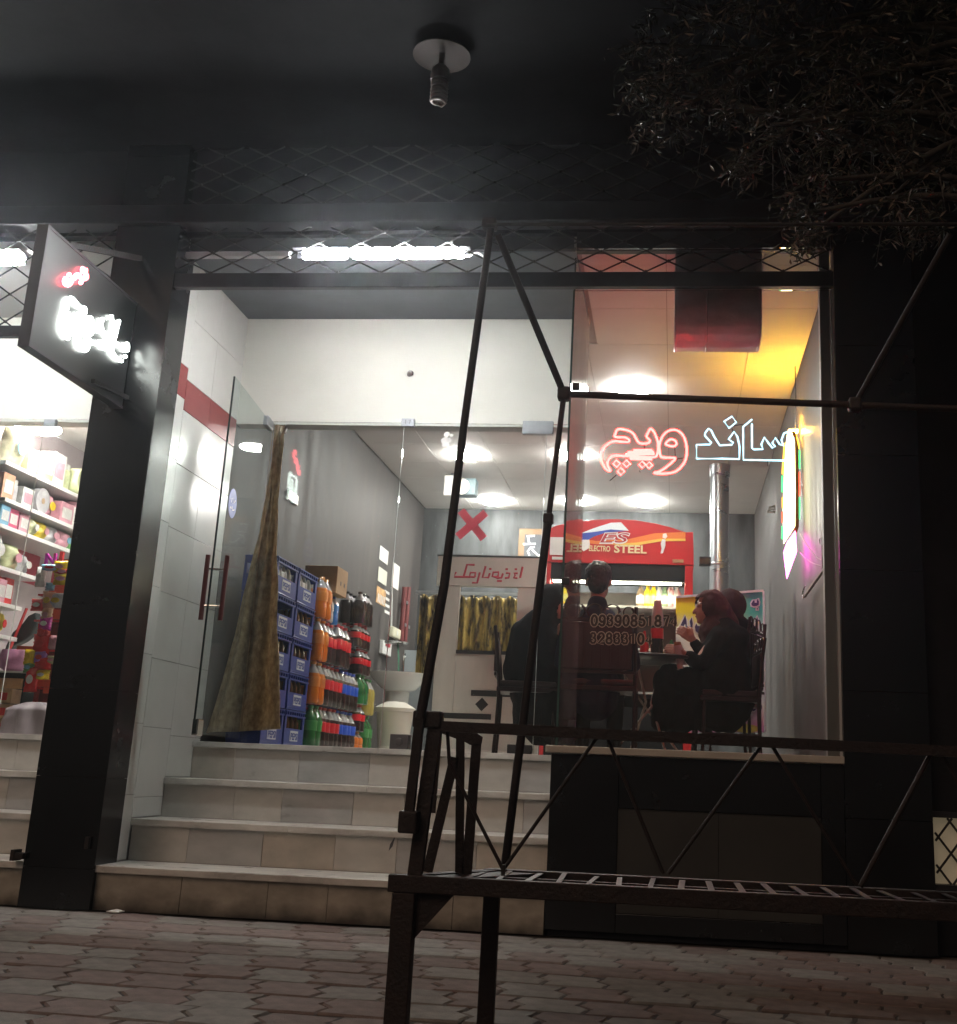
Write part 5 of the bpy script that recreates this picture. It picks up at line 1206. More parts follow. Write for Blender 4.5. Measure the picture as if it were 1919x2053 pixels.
# ================================================================== people, chairs, table
skin = mat('skin', (.46,.25,.18), .5, var=.1, vs=(20,20,20))
skin2 = mat('slightly lighter skin', (.48,.26,.19), .5)  # slightly lighter skin tone
hairm = mat('black hair', (.010,.008,.008), .45, bump=.6, bs=120)
coat = mat('black woollen coat', (.008,.007,.0075), .9, spec=.06, var=.3, vs=(9,9,9), bump=.2, bs=120)
chad = mat('black chador cloth', (.006,.006,.009), .8, spec=.08, var=.3, vs=(6,6,6), bump=.1, bs=150)
scarfm = mat('maroon brown headscarf', (.085,.030,.034), .85, spec=.12, var=.25, vs=(14,14,14), bump=.25, bs=220)
scarf2 = mat('dark brown headscarf', (.030,.012,.014), .8, spec=.12, var=.25, vs=(14,14,14))
navyc = mat('dark blue shirt', (.020,.018,.042), .8, spec=.12, var=.2)
ironc = mat('dark chair iron', (.045,.025,.028), .4, .5, var=.3, vs=(18,18,18))
seatm = mat('dark vinyl', (.035,.018,.022), .4, var=.3, vs=(8,8,3))
dark_eye = mat('dark brown brow', (.018,.010,.008), .5)
lip = mat('lip', (.30,.10,.09), .45)

def chair(label, x, y, rz, grp='curled iron chairs round the table', w=.40, sh=.45, bh=.90, curls=True):
    """local frame: seat front towards +Y, backrest at -Y"""
    t = thing('iron_chair', label, 'chair', (0,0,0), grp)
    hw = w/2
    for sx_ in (-1,1):
        MB().tube(smooth_path([(sx_*hw,-.20,.001),(sx_*hw,-.185,sh),(sx_*hw,-.23,bh)]), .012, 8).build('back_post', ironc, t, smooth=50)
        MB().tube([(sx_*hw,.20,0),(sx_*hw,.185,sh-.02)], .012, 8).build('leg', ironc, t, smooth=50)
        MB().bar((sx_*hw,-.19,.20),(sx_*hw,.195,.20), .014, .014).build('stretcher', ironc, t)
    MB().box((-hw-.012,-.20,sh-.03),(hw+.012,.215,sh)).build('seat_frame', ironc, t, bevel=.004)
    MB().box((-hw,-.185,sh),(hw,.205,sh+.045)).build('seat', seatm, t, bevel=.015)
    bk_ = MB()
    MB().box((-hw+.02,-.222,sh+.10),(hw-.02,-.200,bh-.10)).build('backrest', seatm, t, bevel=.008)
    for k in range(7):
        xx = -hw+.05+k*(w-.10)/6; MB().box((xx-.004,-.228,sh+.11),(xx+.004,-.2225,bh-.11)).build('back_rib', ironc, t)
    for zz_ in (sh+.085, bh-.085): MB().bar((-hw,-.215,zz_),(hw,-.215,zz_), .014, .018).build('back_rail', ironc, t)
    if curls:
        for k, cx_ in enumerate((-hw*.72,-hw*.22,hw*.30,hw*.78)):
            r0 = .052 if k != 3 else .036
            MB().tube([(cx_+r0*math.cos(a*.45)*(1-.012*a), -.222, bh-.035+r0*math.sin(a*.45)*(1-.012*a)) for a in range(17)], .0045, 6).build('curl', ironc, t, smooth=50)
    t.location = (x, y, ZF); t.rotation_euler = (0,0,rz)
    return t

def fingers(prims, wrist, palm_c, fdir, up, side, r=.0085, L=.075, curl=.9):
    """palm plus four curled fingers and a thumb; fdir = finger direction, up = back of the hand, side = thumb side"""
    fdir, up, side = Vector(fdir).normalized(), Vector(up).normalized(), Vector(side).normalized(); c = Vector(palm_c)
    prims.append(('c', wrist, c-fdir*.02, .023, .026))
    for k in range(4):
        base = c + fdir*.035 + side*(.030-.020*k); prims.append(('c', c-fdir*.02+side*(.022-.015*k), base, .014, .0115))
        Lk = L*(.92,1.0,.95,.76)[k]; d = fdir.copy(); p = base
        for s_ in range(3):
            d = (d - up*curl*(.45+.25*s_)).normalized(); q = p + d*Lk*(.45,.32,.25)[s_]; prims.append(('c', p, q, r*(1-.08*s_), r*(.92-.08*s_))); p = q
    tb_ = c - fdir*.01 + side*.030; p1 = tb_ + (side*.8+fdir*.6-up*.2).normalized()*.035; p2 = p1 + (fdir*.9-up*.5+side*.1).normalized()*.030
    prims += [('c', c-fdir*.02+side*.01, tb_, .015, .0135), ('c', tb_, p1, .0125, .0105), ('c', p1, p2, .0105, .0088)]

def face(prims, c, d, s=1.0):
    """head with face looking along d (unit, horizontal); c = centre of skull"""
    d = Vector(d).normalized(); r = Vector((d.y,-d.x,0)); c = Vector(c); U = Vector((0,0,1))
    ang = math.atan2(d.y, d.x)
    prims += [('s', c+U*.02*s-d*.01*s, (.098*s,.078*s,.105*s), ang, 'Z'), ('s', c+d*.030*s-U*.045*s, (.066*s,.062*s,.080*s), ang, 'Z'),
        ('c', c+d*.060*s-U*.098*s, c+d*.066*s-U*.100*s, .026*s, .022*s),               # chin
        ('c', c+d*.088*s+U*.006*s, c+d*.112*s-U*.036*s, .010*s, .013*s),              # nose
        ('c', c+d*.080*s-U*.068*s-r*.016*s, c+d*.080*s-U*.068*s+r*.016*s, .0135*s, .0135*s), # mouth mound
        ('c', c+d*.075*s+U*.022*s-r*.035*s, c+d*.075*s+U*.022*s+r*.035*s, .018*s, .018*s),   # brow
        ('c', c-U*.09*s, c-U*.17*s-d*.02*s, .050*s, .055*s)]
    for sg_ in (-1,1): prims += [('s', c+r*.078*s*sg_-U*.01*s, (.016*s,.014*s,.03*s))]
def face_marks(par, c, d, s=1.0, sides=(-1,1)):
    d = Vector(d).normalized(); r = Vector((d.y,-d.x,0)); c = Vector(c); U = Vector((0,0,1))
    for sg_ in sides:
        MB().tube(smooth_path([c+d*.094*s+r*.014*s*sg_+U*.030*s, c+d*.088*s+r*.036*s*sg_+U*.036*s, c+d*.066*s+r*.056*s*sg_+U*.028*s]), [.0026*s]*13, 6).build('eyebrow', dark_eye, par)
        MB().tube([c+d*.088*s+r*.020*s*sg_+U*.008*s, c+d*.080*s+r*.034*s*sg_+U*.010*s, c+d*.066*s+r*.046*s*sg_+U*.007*s], [.002*s,.0048*s,.002*s], 8).build('eye', dark_eye, par)
    MB().tube([c+d*.078*s-r*.024*s-U*.068*s, c+d*.096*s-U*.066*s, c+d*.078*s+r*.024*s-U*.068*s], [.002*s,.005*s,.002*s], 8).build('lips', lip, par)

# ---------- woman with maroon scarf eating, side view facing left
WY = 1.15
w6 = lambda x, y, yy=WY: PY(*Z6([(x,y)])[0], yy)
hc = w6(1315, 775); 
W = thing('person', 'woman in maroon headscarf and black coat eating at the table', 'person', (hc.x+.05,WY,ZF), 'diners at the window table')
FD = Vector((-.97,-.22,0)).normalized()
pr = []; face(pr, hc, FD, .92)
h1 = w6(1165,985,WY-.16); h2 = w6(1085,1105,WY-.24)
e1 = w6(1260,1130,WY-.14); e2 = w6(1240,1190,WY-.22)
fingers(pr, w6(1215,1040,WY-.15), h1, (-.75,.0,.55), (-.4,-.1,-.9) if False else (.3,-.9,.3), (.5,.2,.8), r=.0085, L=.070, curl=.55)
fingers(pr, w6(1150,1140,WY-.23), h2, (-.95,.1,.30), (.1,-.85,.5), (.25,.3,.9), r=.0085, L=.070, curl=.45)
pr += [('c', e1, w6(1215,1040,WY-.15), .03, .024), ('c', e2, w6(1150,1140,WY-.23), .03, .024)]
sh = w6(1420, 960); hip = w6(1500, 1370)
pr += [('c', hc-Vector((0,0,.16)), sh, .05, .07), ('c', sh, hip, .10, .12), ('c', e1, sh, .035, .045), ('c', e2, sh-Vector((0,.1,0)), .035, .045)]
body = blob('body', pr, skin, W, voxel=.006, smooth=3)
face_marks(W, hc, FD, .92)
# coat: torso, sleeves, skirt over the knees
knee = w6(1010, 1330, WY-.05); foot = w6(960, 1640, WY-.05)
cp = [('s', w6(1450,1010), (.17,.19,.13)), ('c', w6(1430,1000), w6(1470,1200), .15, .155), ('c', w6(1470,1200), w6(1470,1400), .155, .165),
      ('c', w6(1400,990,WY-.15), e1+Vector((.02,0,0)), .065, .050), ('c', e1, w6(1222,1052,WY-.15), .048, .036),
      ('c', w6(1405,1010,WY-.17), e2+Vector((.03,0,-.01)), .068, .054), ('c', e2, w6(1165,1150,WY-.23), .050, .038),
      ('c', w6(1480,1400), knee, .14, .105), ('c', w6(1480,1400,WY+.16), knee+Vector((0,.18,0)), .14, .105), ('c', knee, foot, .10, .085), ('c', knee+Vector((0,.18,0)), foot+Vector((0,.18,0)), .10, .085), ('c', w6(1490,1250), w6(1510,1560), .15, .12), ('c', w6(1380,1420), w6(1400,1600), .14, .12), ('c', w6(1250,1400), w6(1230,1600), .12, .11), ('c', w6(1120,1360), w6(1100,1630), .11, .11), ('c', w6(1500,1420), w6(1480,1600), .15, .12), ('c', w6(1420,1040), w6(1330,1250), .11, .12), ('c', w6(1440,1380), w6(1490,1460), .19, .17)]
blob('coat', cp, coat, W, voxel=.012, smooth=5, fold=.018, ffreq=(9,9,6))
# scarf hood
sp_ = [('s', hc+Vector((.020,.01,.022)), (.118,.105,.122)), ('s', hc+Vector((.085,.02,-.03)), (.090,.10,.12)), ('c', hc+Vector((.10,.02,-.02)), hc+Vector((.135,.02,-.11)), .075, .085), ('c', hc+Vector((.05,-.02,-.17)), hc+Vector((.10,.0,-.25)), .12, .15), ('c', hc+Vector((.03,0,-.11)), hc+Vector((.08,.01,-.20)), .085, .115), ('c', hc+Vector((.00,-.04,-.16)), hc+Vector((-.005,-.10,-.33)), .045, .030), ('c', hc+Vector((-.005,-.10,-.33)), hc+Vector((-.035,-.13,-.42)), .028, .018)]
def facecut(p):
    q = p - hc; a = q.dot(FD); r = abs(q.dot(Vector((FD.y,-FD.x,0)))); return a > .046 and -.120 < q.z < .070 and (r < .058)
blob('headscarf', sp_, scarfm, W, voxel=.008, smooth=4, fold=.011, ffreq=(16,16,11), cut=facecut)
sn = thing('sandwich', 'paper-wrapped sandwich held low in front of the woman in the maroon scarf', 'sandwich', tuple(h2))
MB().tube([w6(1100,1240,WY-.24), w6(1095,1150,WY-.24), w6(1080,1060,WY-.245)], [.020,.030,.030], 12).build('paper_wrap', mat('white wrapper', (.62,.50,.48), .7, bump=.5, bs=60), sn, smooth=50)
MB().tube([w6(1081,1075,WY-.245), w6(1078,1035,WY-.245)], [.028,.022], 12).build('bread', mat('bread crust', (.42,.20,.10), .7, var=.3, vs=(30,30,30)), sn, smooth=50)
s2 = thing('sandwich', 'sandwich end held up in the raised hand of the woman in the maroon scarf', 'sandwich', tuple(h1))
MB().tube([w6(1185,1010,WY-.155), w6(1170,960,WY-.155), w6(1160,935,WY-.155)], [.020,.024,.018], 12).build('bread', mat('pale bread', (.62,.36,.20), .7, var=.3, vs=(30,30,30)), s2, smooth=50)
chair('iron chair under the woman in the maroon scarf', hip.x-.03, WY+.02, R_(96), bh=.86)

# ---------- second woman behind her
V = thing('person', 'second woman in dark scarf sitting behind the maroon-scarfed woman by the banner', 'person', (hc.x+.32,WY+.42,ZF), 'diners at the window table')
vy = WY+.42; v6 = lambda x, y: PY(*Z6([(x,y)])[0], vy)
vc = v6(1470, 770); VD = Vector((-.8,.55,0)).normalized()
pr = []; face(pr, vc, VD, .92); pr += [('c', vc-Vector((0,0,.15)), v6(1520,1000), .06,.09), ('c', v6(1520,1000), v6(1560,1400), .11, .13)]
blob('body', pr, skin, V, voxel=.009, smooth=3); face_marks(V, vc, VD, .92)
vdcut = lambda p: (p-vc).dot(VD) > .045 and abs((p-vc).z+.02) < .10 and abs((p-vc).dot(Vector((VD.y,-VD.x,0)))) < .06
blob('headscarf', [('s', vc+Vector((.018,-.02,.02)), (.118,.112,.125)), ('c', vc+Vector((.03,-.02,-.10)), vc+Vector((.07,-.01,-.20)), .095, .135)], scarf2, V, voxel=.009, smooth=4, fold=.007, ffreq=(16,16,8), cut=vdcut)
blob('chador', [('s', v6(1520,960), (.17,.15,.12)), ('c', v6(1520,980), v6(1535,1180), .155, .16), ('c', v6(1535,1180), v6(1520,1450), .16, .14), ('c', v6(1500,1400), v6(1330,1450), .13, .11), ('c', v6(1330,1450), v6(1300,1640), .10, .09), ('c', v6(1460,1050), v6(1400,1200), .06, .05), ('c', v6(1545,1150), v6(1530,1500), .15, .13), ('c', v6(1510,1450), v6(1500,1600), .13, .11)], chad, V, voxel=.013, smooth=5, fold=.018, ffreq=(8,8,4))
chair('iron chair under the second woman by the banner', v6(1470,1400).x, vy+.06, R_(70), bh=1.05)

# ---------- man seen from behind
MY = .55
m6 = lambda x, y, yy=MY: PY(*Z6([(x,y)])[0], yy)
mc = m6(465, 560); MD = Vector((.15,1,0)).normalized()
G = thing('person', 'man with short dark hair sitting with his back to the window', 'person', (mc.x,MY,ZF), 'diners at the window table')
pr = []; face(pr, mc, MD, 1.0)
fw = Vector((0,1,0))
ms_ = mc - Vector((0,.02,.30))
pr += [('s', ms_, (.20,.10,.08)), ('c', ms_, ms_-Vector((0,.02,.42)), .14, .14)]
for sg_ in (-1,1):
    el = ms_+Vector((sg_*.24,.14,-.24)); wr = ms_+Vector((sg_*.12,.36,-.20))
    pr += [('c', ms_+Vector((sg_*.17,0,0)), el, .055, .042), ('c', el, wr, .040, .028)]
    fingers(pr, wr, wr+Vector((0,.06,.01)), (0,1,0), (0,0,1), (-sg_,0,0))
blob('body', pr, skin2, G, voxel=.008, smooth=3); face_marks(G, mc, MD)
blob('hair', [('s', mc+Vector((0,-.012,.045)), (.090,.108,.092)), ('s', mc+Vector((0,-.055,-.02)), (.072,.055,.075))], hairm, G, voxel=.007, smooth=2, fold=.006, ffreq=(50,50,50))
sp_ = [('s', ms_+Vector((0,0,-.01)), (.215,.115,.09)), ('c', ms_-Vector((0,0,.02)), ms_-Vector((0,.01,.46)), .158, .165), ('c', mc-Vector((0,.03,.17)), ms_, .068, .09)]
for sg_ in (-1,1):
    el = ms_+Vector((sg_*.24,.14,-.24)); wr = ms_+Vector((sg_*.13,.33,-.20)); kn = ms_+Vector((sg_*.12,.45,-.55))
    sp_ += [('c', ms_+Vector((sg_*.17,0,0)), el, .070, .055), ('c', el, wr, .053, .040)]
blob('shirt', sp_, navyc, G, voxel=.011, smooth=4, fold=.008, ffreq=(9,9,6))
tp = []
for sg_ in (-1,1):
    kn = Vector((ms_.x+sg_*.11,MY+.44,ZF+.50)); ft = Vector((ms_.x+sg_*.11,MY+.42,ZF+.07))
    tp += [('c', (ms_.x+sg_*.09,MY-.02,ZF+.56), kn, .090, .070), ('c', kn, ft, .066, .050), ('c', ft-Vector((0,0,.035)), ft+Vector((0,.15,-.04)), .040, .034)]
tp += [('s', (ms_.x,MY-.02,ZF+.58), (.17,.13,.10))]
blob('trousers', tp, mat('dark trousers', (.014,.014,.02), .85, spec=.1), G, voxel=.011, smooth=4, fold=.006)
chair('iron chair with scrolled top at the window, its back to the street', mc.x+.045, .33+.215, 0.0, bh=.955, w=.44)

# ---------- chador woman beside the door
CY = .95
c5 = lambda x, y, yy=CY: PY(*Z5([(x,y)])[0], yy)
cc = c5(935, 1105); CD = Vector((.96,-.2,0)).normalized()
C_ = thing('person', 'woman wrapped in a long black chador sitting behind the entrance glass', 'person', (cc.x,CY,ZF), 'diners at the window table')
pr = []; face(pr, cc, CD, .9); pr += [('c', cc-Vector((0,0,.15)), c5(900,1350), .06,.11), ('c', c5(900,1350), c5(880,1560), .12, .14)]
hh = c5(985,1225,CY-.12)
pr += [('c', c5(900,1300,CY-.06), c5(930,1380,CY-.08), .040, .034), ('c', c5(930,1380,CY-.08), c5(972,1290,CY-.12), .034, .024)]
fingers(pr, c5(975,1290,CY-.13), hh, (.3,0,.9), (-.9,-.2,.3), (.1,-.9,.1))
blob('body', pr, skin2, C_, voxel=.007, smooth=3); face_marks(C_, cc, CD, .9)
ccut = lambda p: (p-cc).dot(CD) > .040 and -.12 < (p-cc).z < .07 and abs((p-cc).dot(Vector((CD.y,-CD.x,0)))) < .06
blob('chador', [('s', cc+Vector((-.015,.0,.02)), (.112,.108,.118)), ('c', cc+Vector((-.02,0,-.06)), c5(880,1270), .10, .15), ('c', c5(865,1260), c5(820,1450), .155, .17), ('c', c5(820,1450), c5(810,1600), .17, .165), ('c', c5(880,1330), c5(910,1500), .13, .13), ('c', c5(830,1600), c5(950,1640,CY-.1), .14, .10), ('c', c5(950,1640,CY-.1), c5(930,1860,CY-.1), .10, .085), ('c', c5(950,1640,CY+.12), c5(940,1860,CY+.12), .10, .085), ('c', c5(780,1640), c5(770,1800), .10, .08), ('c', c5(880,1250,CY-.06), c5(925,1400,CY-.10), .10, .10), ('c', c5(925,1400,CY-.10), c5(955,1320,CY-.12), .075, .045), ('c', c5(800,1300), c5(790,1500), .15, .17), ('c', c5(880,1500), c5(880,1650), .17, .15), ('c', c5(860,1620), c5(860,1840), .13, .10)], chad, C_, voxel=.012, smooth=5, fold=.018, ffreq=(8,8,4), cut=ccut)
chair('chair under the chador woman, its legs seen under the booth sign', c5(800,1600).x-.02, CY, R_(-84), curls=False, bh=.86)
cup = thing('paper_cup', 'small violet cup held in front of the chador woman', 'cup', tuple(hh))
MB().lathe([(.001,-.03),(.026,-.03),(.034,.05),(.031,.05),(.024,-.02),(.001,-.022)], hh+Vector((.035,-.01,.0)), 14).build('cup_wall', mat('violet paper cup', (.10,.10,.35), .5), cup, smooth=40)

# ---------- table and what stands on it
TY = 1.1; tz = PY(*Z6([(880,1140)])[0], TY).z
tz = ZF+.70
tcx = PY(*Z6([(860,1140)])[0], TY).x
tb_ = thing('round_table', 'dark folding table with thin crossed steel legs between the diners', 'table', (tcx,TY,ZF))
MB().lathe([(.001,-.012),(.34,-.012),(.35,-.004),(.35,.006),(.34,.012),(.001,.012)], (tcx,TY,tz), 36).build('table_top', mat('dark laminate', (.025,.018,.018), .3), tb_, smooth=40)
for k in range(4):
    a = k*math.pi/2+.5; a2 = a+2.3
    MB().tube([(tcx+.30*math.cos(a),TY+.30*math.sin(a),ZF+.01),(tcx+.05*math.cos(a2),TY+.05*math.sin(a2),ZF+.40),(tcx+.26*math.cos(a2),TY+.26*math.sin(a2),tz-.012)], .009, 8).build('leg', mat('bare table tube', (.42,.36,.30), .4, .3), tb_, smooth=50)
def t6(x, yy=TY): return PY(*Z6([(x,1100)])[0], yy).x
zt = tz+.0125
ck = thing('cola_bottle', 'red labelled cola bottle on the table with a stack of white cups on its neck', 'bottle', (t6(918),TY-.05,zt))
MB().lathe([(.001,0),(.040,.0),(.044,.012),(.044,.10),(.041,.115),(.044,.13),(.044,.19),(.036,.225),(.016,.265),(.014,.29)], (t6(918),TY-.05,zt), 16).build('bottle', LQ['cola'], ck, smooth=45)
MB().lathe([(.0447,.125),(.0452,.127),(.0452,.195),(.0447,.197)], (t6(918),TY-.05,zt), 16).build('bottle_label', LB['red'], ck, smooth=45)
MB().lathe([(.046,.215),(.044,.26),(.024,.395),(.001,.396)], (t6(918),TY-.05,zt), 18).build('upturned_cups', mat('white plastic cups', (.72,.62,.62), .45), ck, smooth=45)
sb = thing('sauce_bottle', 'small green topped bottle on the table near the raised hand', 'bottle', (t6(1030,TY+.1),TY+.1,zt))
MB().lathe([(.001,0),(.026,0),(.028,.01),(.028,.09),(.012,.12),(.010,.14),(.001,.142)], (t6(1030,TY+.1),TY+.1,zt), 14).build('bottle', LQ['green'], sb, smooth=45)
sk = thing('sauce_bottle', 'red sauce bottle on the table beside the cola', 'bottle', (t6(820,TY+.05),TY+.05,zt))
MB().lathe([(.001,0),(.030,0),(.032,.01),(.030,.12),(.012,.15),(.008,.19),(.001,.192)], (t6(820,TY+.05),TY+.05,zt), 14).build('bottle', LB['red'], sk, smooth=45)
# ================================================================== sweets shop beyond the black pillar
SXF = -4.6
shz = [2.71, 2.462, 2.278, 1.999, 1.759, 1.545]
sh_ = thing('wall_shelving', 'white wall shelves with red back panels in the sweets shop', 'shelves', (-4.8,1.0,ZF))
shw = mat('white shelf board', (.75,.74,.72), .4)
for k, z in enumerate(shz):
    y1 = 2.1 if k < 3 else (.80 if k == 3 else .62)
    MB().box((-4.945,.20 if k else .14,z-.028),(SXF,y1,z)).build('shelf', shw, sh_, bevel=.003)
for yy in (.86, 1.6): MB().box((-4.948,yy,1.3),(-4.90,yy+.02,2.9)).build('upright', shw, sh_)
for (ya, yb, za, zb2) in ((.22,.50,2.30,2.44),(1.05,1.35,2.49,2.68),(.55,.78,2.02,2.25),(.95,1.35,2.02,2.25),(.22,.7,1.78,1.97)): MB().box((-4.9485,ya,za),(-4.944,yb,zb2)).build('back_panel', mat('red shelf back panel', (.34,.03,.05), .5), sh_)
ordn = ('top','second','third','fourth','fifth','sixth')
poss = ('first from the glass','second from the glass','third from the glass','fourth from the glass','fifth from the glass','sixth from the glass','seventh from the glass','eighth from the glass','ninth from the glass','tenth from the glass')
pastel = lambda n, c, r=.45: mat(n, c, r, var=.25, vs=(18,18,18), ramp=(.4,.6))
PM = {'cream': pastel('cream pack', (.78,.68,.45)), 'peach': pastel('peach pack', (.72,.38,.24)), 'white': pastel('white pack', (.78,.77,.74)), 'lime': pastel('pale lime pack', (.62,.66,.38)), 'pink': pastel('pink pack', (.72,.35,.42)), 'rose': pastel('deep pink pack', (.66,.10,.20)), 'yellow': pastel('yellow pack', (.78,.58,.04)), 'violet': pastel('violet pack', (.34,.14,.50)), 'grey': pastel('grey pack', (.50,.48,.50)), 'red': pastel('red pack', (.60,.05,.05), .25), 'orange': pastel('orange pack', (.78,.32,.04), .3), 'teal': pastel('teal pack', (.20,.42,.38)), 'blue': pastel('sky blue pack', (.22,.48,.66)), 'gold': pastel('gold snack bag', (.75,.52,.02), .2), 'scarlet': pastel('scarlet snack bag', (.66,.02,.02), .2), 'magenta': pastel('magenta snack bag', (.62,.04,.38), .25), 'green': pastel('green pack', (.15,.36,.12)), 'kraft': pastel('kraft pack', (.46,.30,.16))}
def item(shape, col, label, x, y, z, w_, h, d, street=False):
    t = thing({'box':'sweets_box','jar':'sweets_jar','bag':'sweets_bag','roll':'paper_roll','bottle':'drink_bottle'}[shape], label, {'box':'box','jar':'jar','bag':'bag','roll':'roll','bottle':'bottle'}[shape], (x,y,z), 'goods on the sweets shop shelves')
    m = PM[col]
    if shape == 'box':
        MB().box((x-d/2,y-w_/2,z+.001),(x+d/2,y+w_/2,z+h)).build('carton', m, t, bevel=.004)
        MB().box((x+d/2,y-w_*.36,z+h*.25),(x+d/2+.002,y+w_*.36,z+h*.75)).build('print_panel', PM['white'] if col != 'white' else PM['pink'], t)
    elif shape == 'jar':
        r = w_/2; MB().lathe([(.001,.001),(r*.92,.001),(r,.012),(r,h*.74),(r*.85,h*.80)], (x,y,z), 14).build('body', m, t, smooth=45)
        MB().lathe([(r*.9,h*.80),(r*.92,h*.81),(r*.92,h),(.001,h+.003)], (x,y,z), 14).build('lid', PM['white'] if col != 'white' else PM['pink'], t, smooth=45)
    elif shape == 'bag':
        # pillow pack: broad side along Y (towards the room) or along X (towards the street)
        wob = random.uniform(0, 9)
        def pil(sgn):
            def f(a_, b_):
                th = (max(0.0, math.sin(math.pi*a_))**.5) * (max(0.0, math.sin(math.pi*b_))**.45)
                th *= .85+.35*mnoise.noise(Vector((a_*4+wob, b_*4, wob)))
                c = (a_-.5)*w_*(1-.10*math.sin(math.pi*b_)) + .004*math.sin(b_*30); zz_ = z+.001+h*b_
                return (x+c, y+sgn*th*d*.5, zz_) if street else (x+sgn*th*d*.5, y+c, zz_)
            return f
        MB().grid(pil(1), 12, 12).grid(pil(-1), 12, 12).build('body', m, t, smooth=70)
        pm = PM[random.choice(('white','gold','pink','scarlet','blue'))]
        pr_ = []
        for k_ in range(12):
            an = k_*math.pi/6; cx2, cz2 = w_*.24*math.cos(an), h*.5+h*.18*math.sin(an)
            pr_.append((x+cx2, y-d*.5-.001, z+cz2) if street else (x+d*.5+.001, y+cx2, z+cz2))
        MB().prism(pr_, (0,.004,0) if street else (-.004,0,0)).build('print_patch', pm, t)
    elif shape == 'roll':
        MB().lathe([(.02,-d/2),(h/2,-d/2),(h/2,d/2),(.02,d/2)], (x,y,z+h/2+.001), 18, axis='x').build('body', m, t, smooth=40)
        MB().lathe([(.001,d/2+.001),(.022,d/2+.001),(.022,d/2+.003),(.001,d/2+.003)], (x,y,z+h/2+.001), 12, axis='x').build('core', PM['kraft'], t)
    else:
        r = w_/2; MB().lathe([(.001,.001),(r,.001),(r,h*.55),(r*.4,h*.75),(r*.36,h*.9)], (x,y,z), 12).build('body', m, t, smooth=45)
        MB().lathe([(r*.45,h*.9),(r*.45,h),(.001,h+.002)], (x,y,z), 10).build('cap', PM['white'], t, smooth=45)
cname = {'cream':'cream','peach':'peach','white':'white','lime':'pale lime','pink':'pink','rose':'deep pink','yellow':'yellow','violet':'violet','grey':'grey','red':'red','orange':'orange','teal':'teal','blue':'sky blue','green':'green','kraft':'brown'}
sn_ = {'box':'box','jar':'jar','bag':'bag','roll':'roll','bottle':'bottle'}
shelves = [
 [('bag','cream',.26,.25),('box','peach',.16,.15),('box','peach',.15,.16),('box','white',.18,.20),('jar','lime',.15,.17),('roll','lime',.18,.18),('box','white',.17,.16),('bag','white',.18,.22),('box','teal',.18,.18)],
 [('box','peach',.15,.15),('jar','grey',.11,.14),('box','white',.16,.12),('roll','grey',.14,.15),('bag','pink',.18,.15),('box','pink',.20,.13),('jar','white',.13,.17),('bag','white',.20,.18),('box','violet',.24,.16)],
 [('box','blue',.12,.12),('box','rose',.13,.18),('box','pink',.14,.16),('bag','lime',.12,.16),('bag','yellow',.14,.20),('bag','grey',.18,.17),('bag','pink',.16,.15),('bottle','green',.08,.17),('box','peach',.20,.18)],
 [('bag','white',.18,.19),('bag','lime',.18,.15),('bag','grey',.16,.12)],
 [('box','red',.10,.14),('box','pink',.10,.13),('box','red',.11,.15)],
 [('bag','orange',.10,.14),('jar','lime',.09,.12),('bag','yellow',.10,.13)]]
for k, row in enumerate(shelves):
    y = .215 + (0 if k < 3 else .02)
    for i, (s_, c_, w_, h) in enumerate(row):
        hmax = (.30 if k == 0 else shz[k-1]-.03-shz[k]) - .012
        item(s_, c_, '%s %s on the %s shelf of the sweets shop, %s' % (cname[c_], sn_[s_], ordn[k], poss[i]), SXF-.115+random.uniform(-.02,.02), y+w_/2, shz[k], w_*.96, min(h*1.25, hmax), .16); y += w_+.008
# hanging snack rack beside the pillar
RK = -.0
rk = thing('snack_rack', 'red tiered snack rack standing just behind the black pillar', 'rack', (-3.75,.5,ZF))
ry = .42
q = lambda u, v, y=ry: PY(u, v, y)
ZQ = lambda pts: zz(0,1130,5.373,pts)
rx0, rx1 = q(*ZQ([(330,900)])[0]).x, q(*ZQ([(640,900)])[0]).x
MB().bar((rx0+.02,ry+.12,ZF),(rx0+.06,ry+.12,2.15), .025, .025).build('rack_post', PM['red'], rk)
MB().bar((rx1-.02,ry+.12,ZF),(rx1-.02,ry+.12,2.15), .025, .025).build('rack_post', PM['red'], rk)
strips = [(540,225,720,320),(480,490,680,600),(185,885,380,930),(400,1240,560,1330),(350,1545,515,1640),(470,1330,555,1400)]
for (x0_, y0_, x1_, y1_) in strips:
    a, b_ = q(*ZQ([(x0_,y0_)])[0], ry-.02), q(*ZQ([(x1_,y1_)])[0], ry-.02)
    MB().box((a.x,ry-.02,b_.z),(max(b_.x,a.x+.03),ry-.012,a.z)).build('price_strip', mat('orange red strip', (.70,.09,.04), .4), rk)
MB().box((rx0,ry+.13,ZF+.2),(rx1+.05,ry+.14,2.1)).build('back_board', mat('dark red rack board', (.22,.02,.02), .5), rk)
zs_ = sorted({round(q(*ZQ([(500,v_)])[0]).z,3) for v_ in (330,610,930,1340)})
for z in zs_: MB().box((rx0,ry-.01,z-.012),(rx1+.05,ry+.14,z)).build('tray', PM['red'], rk)
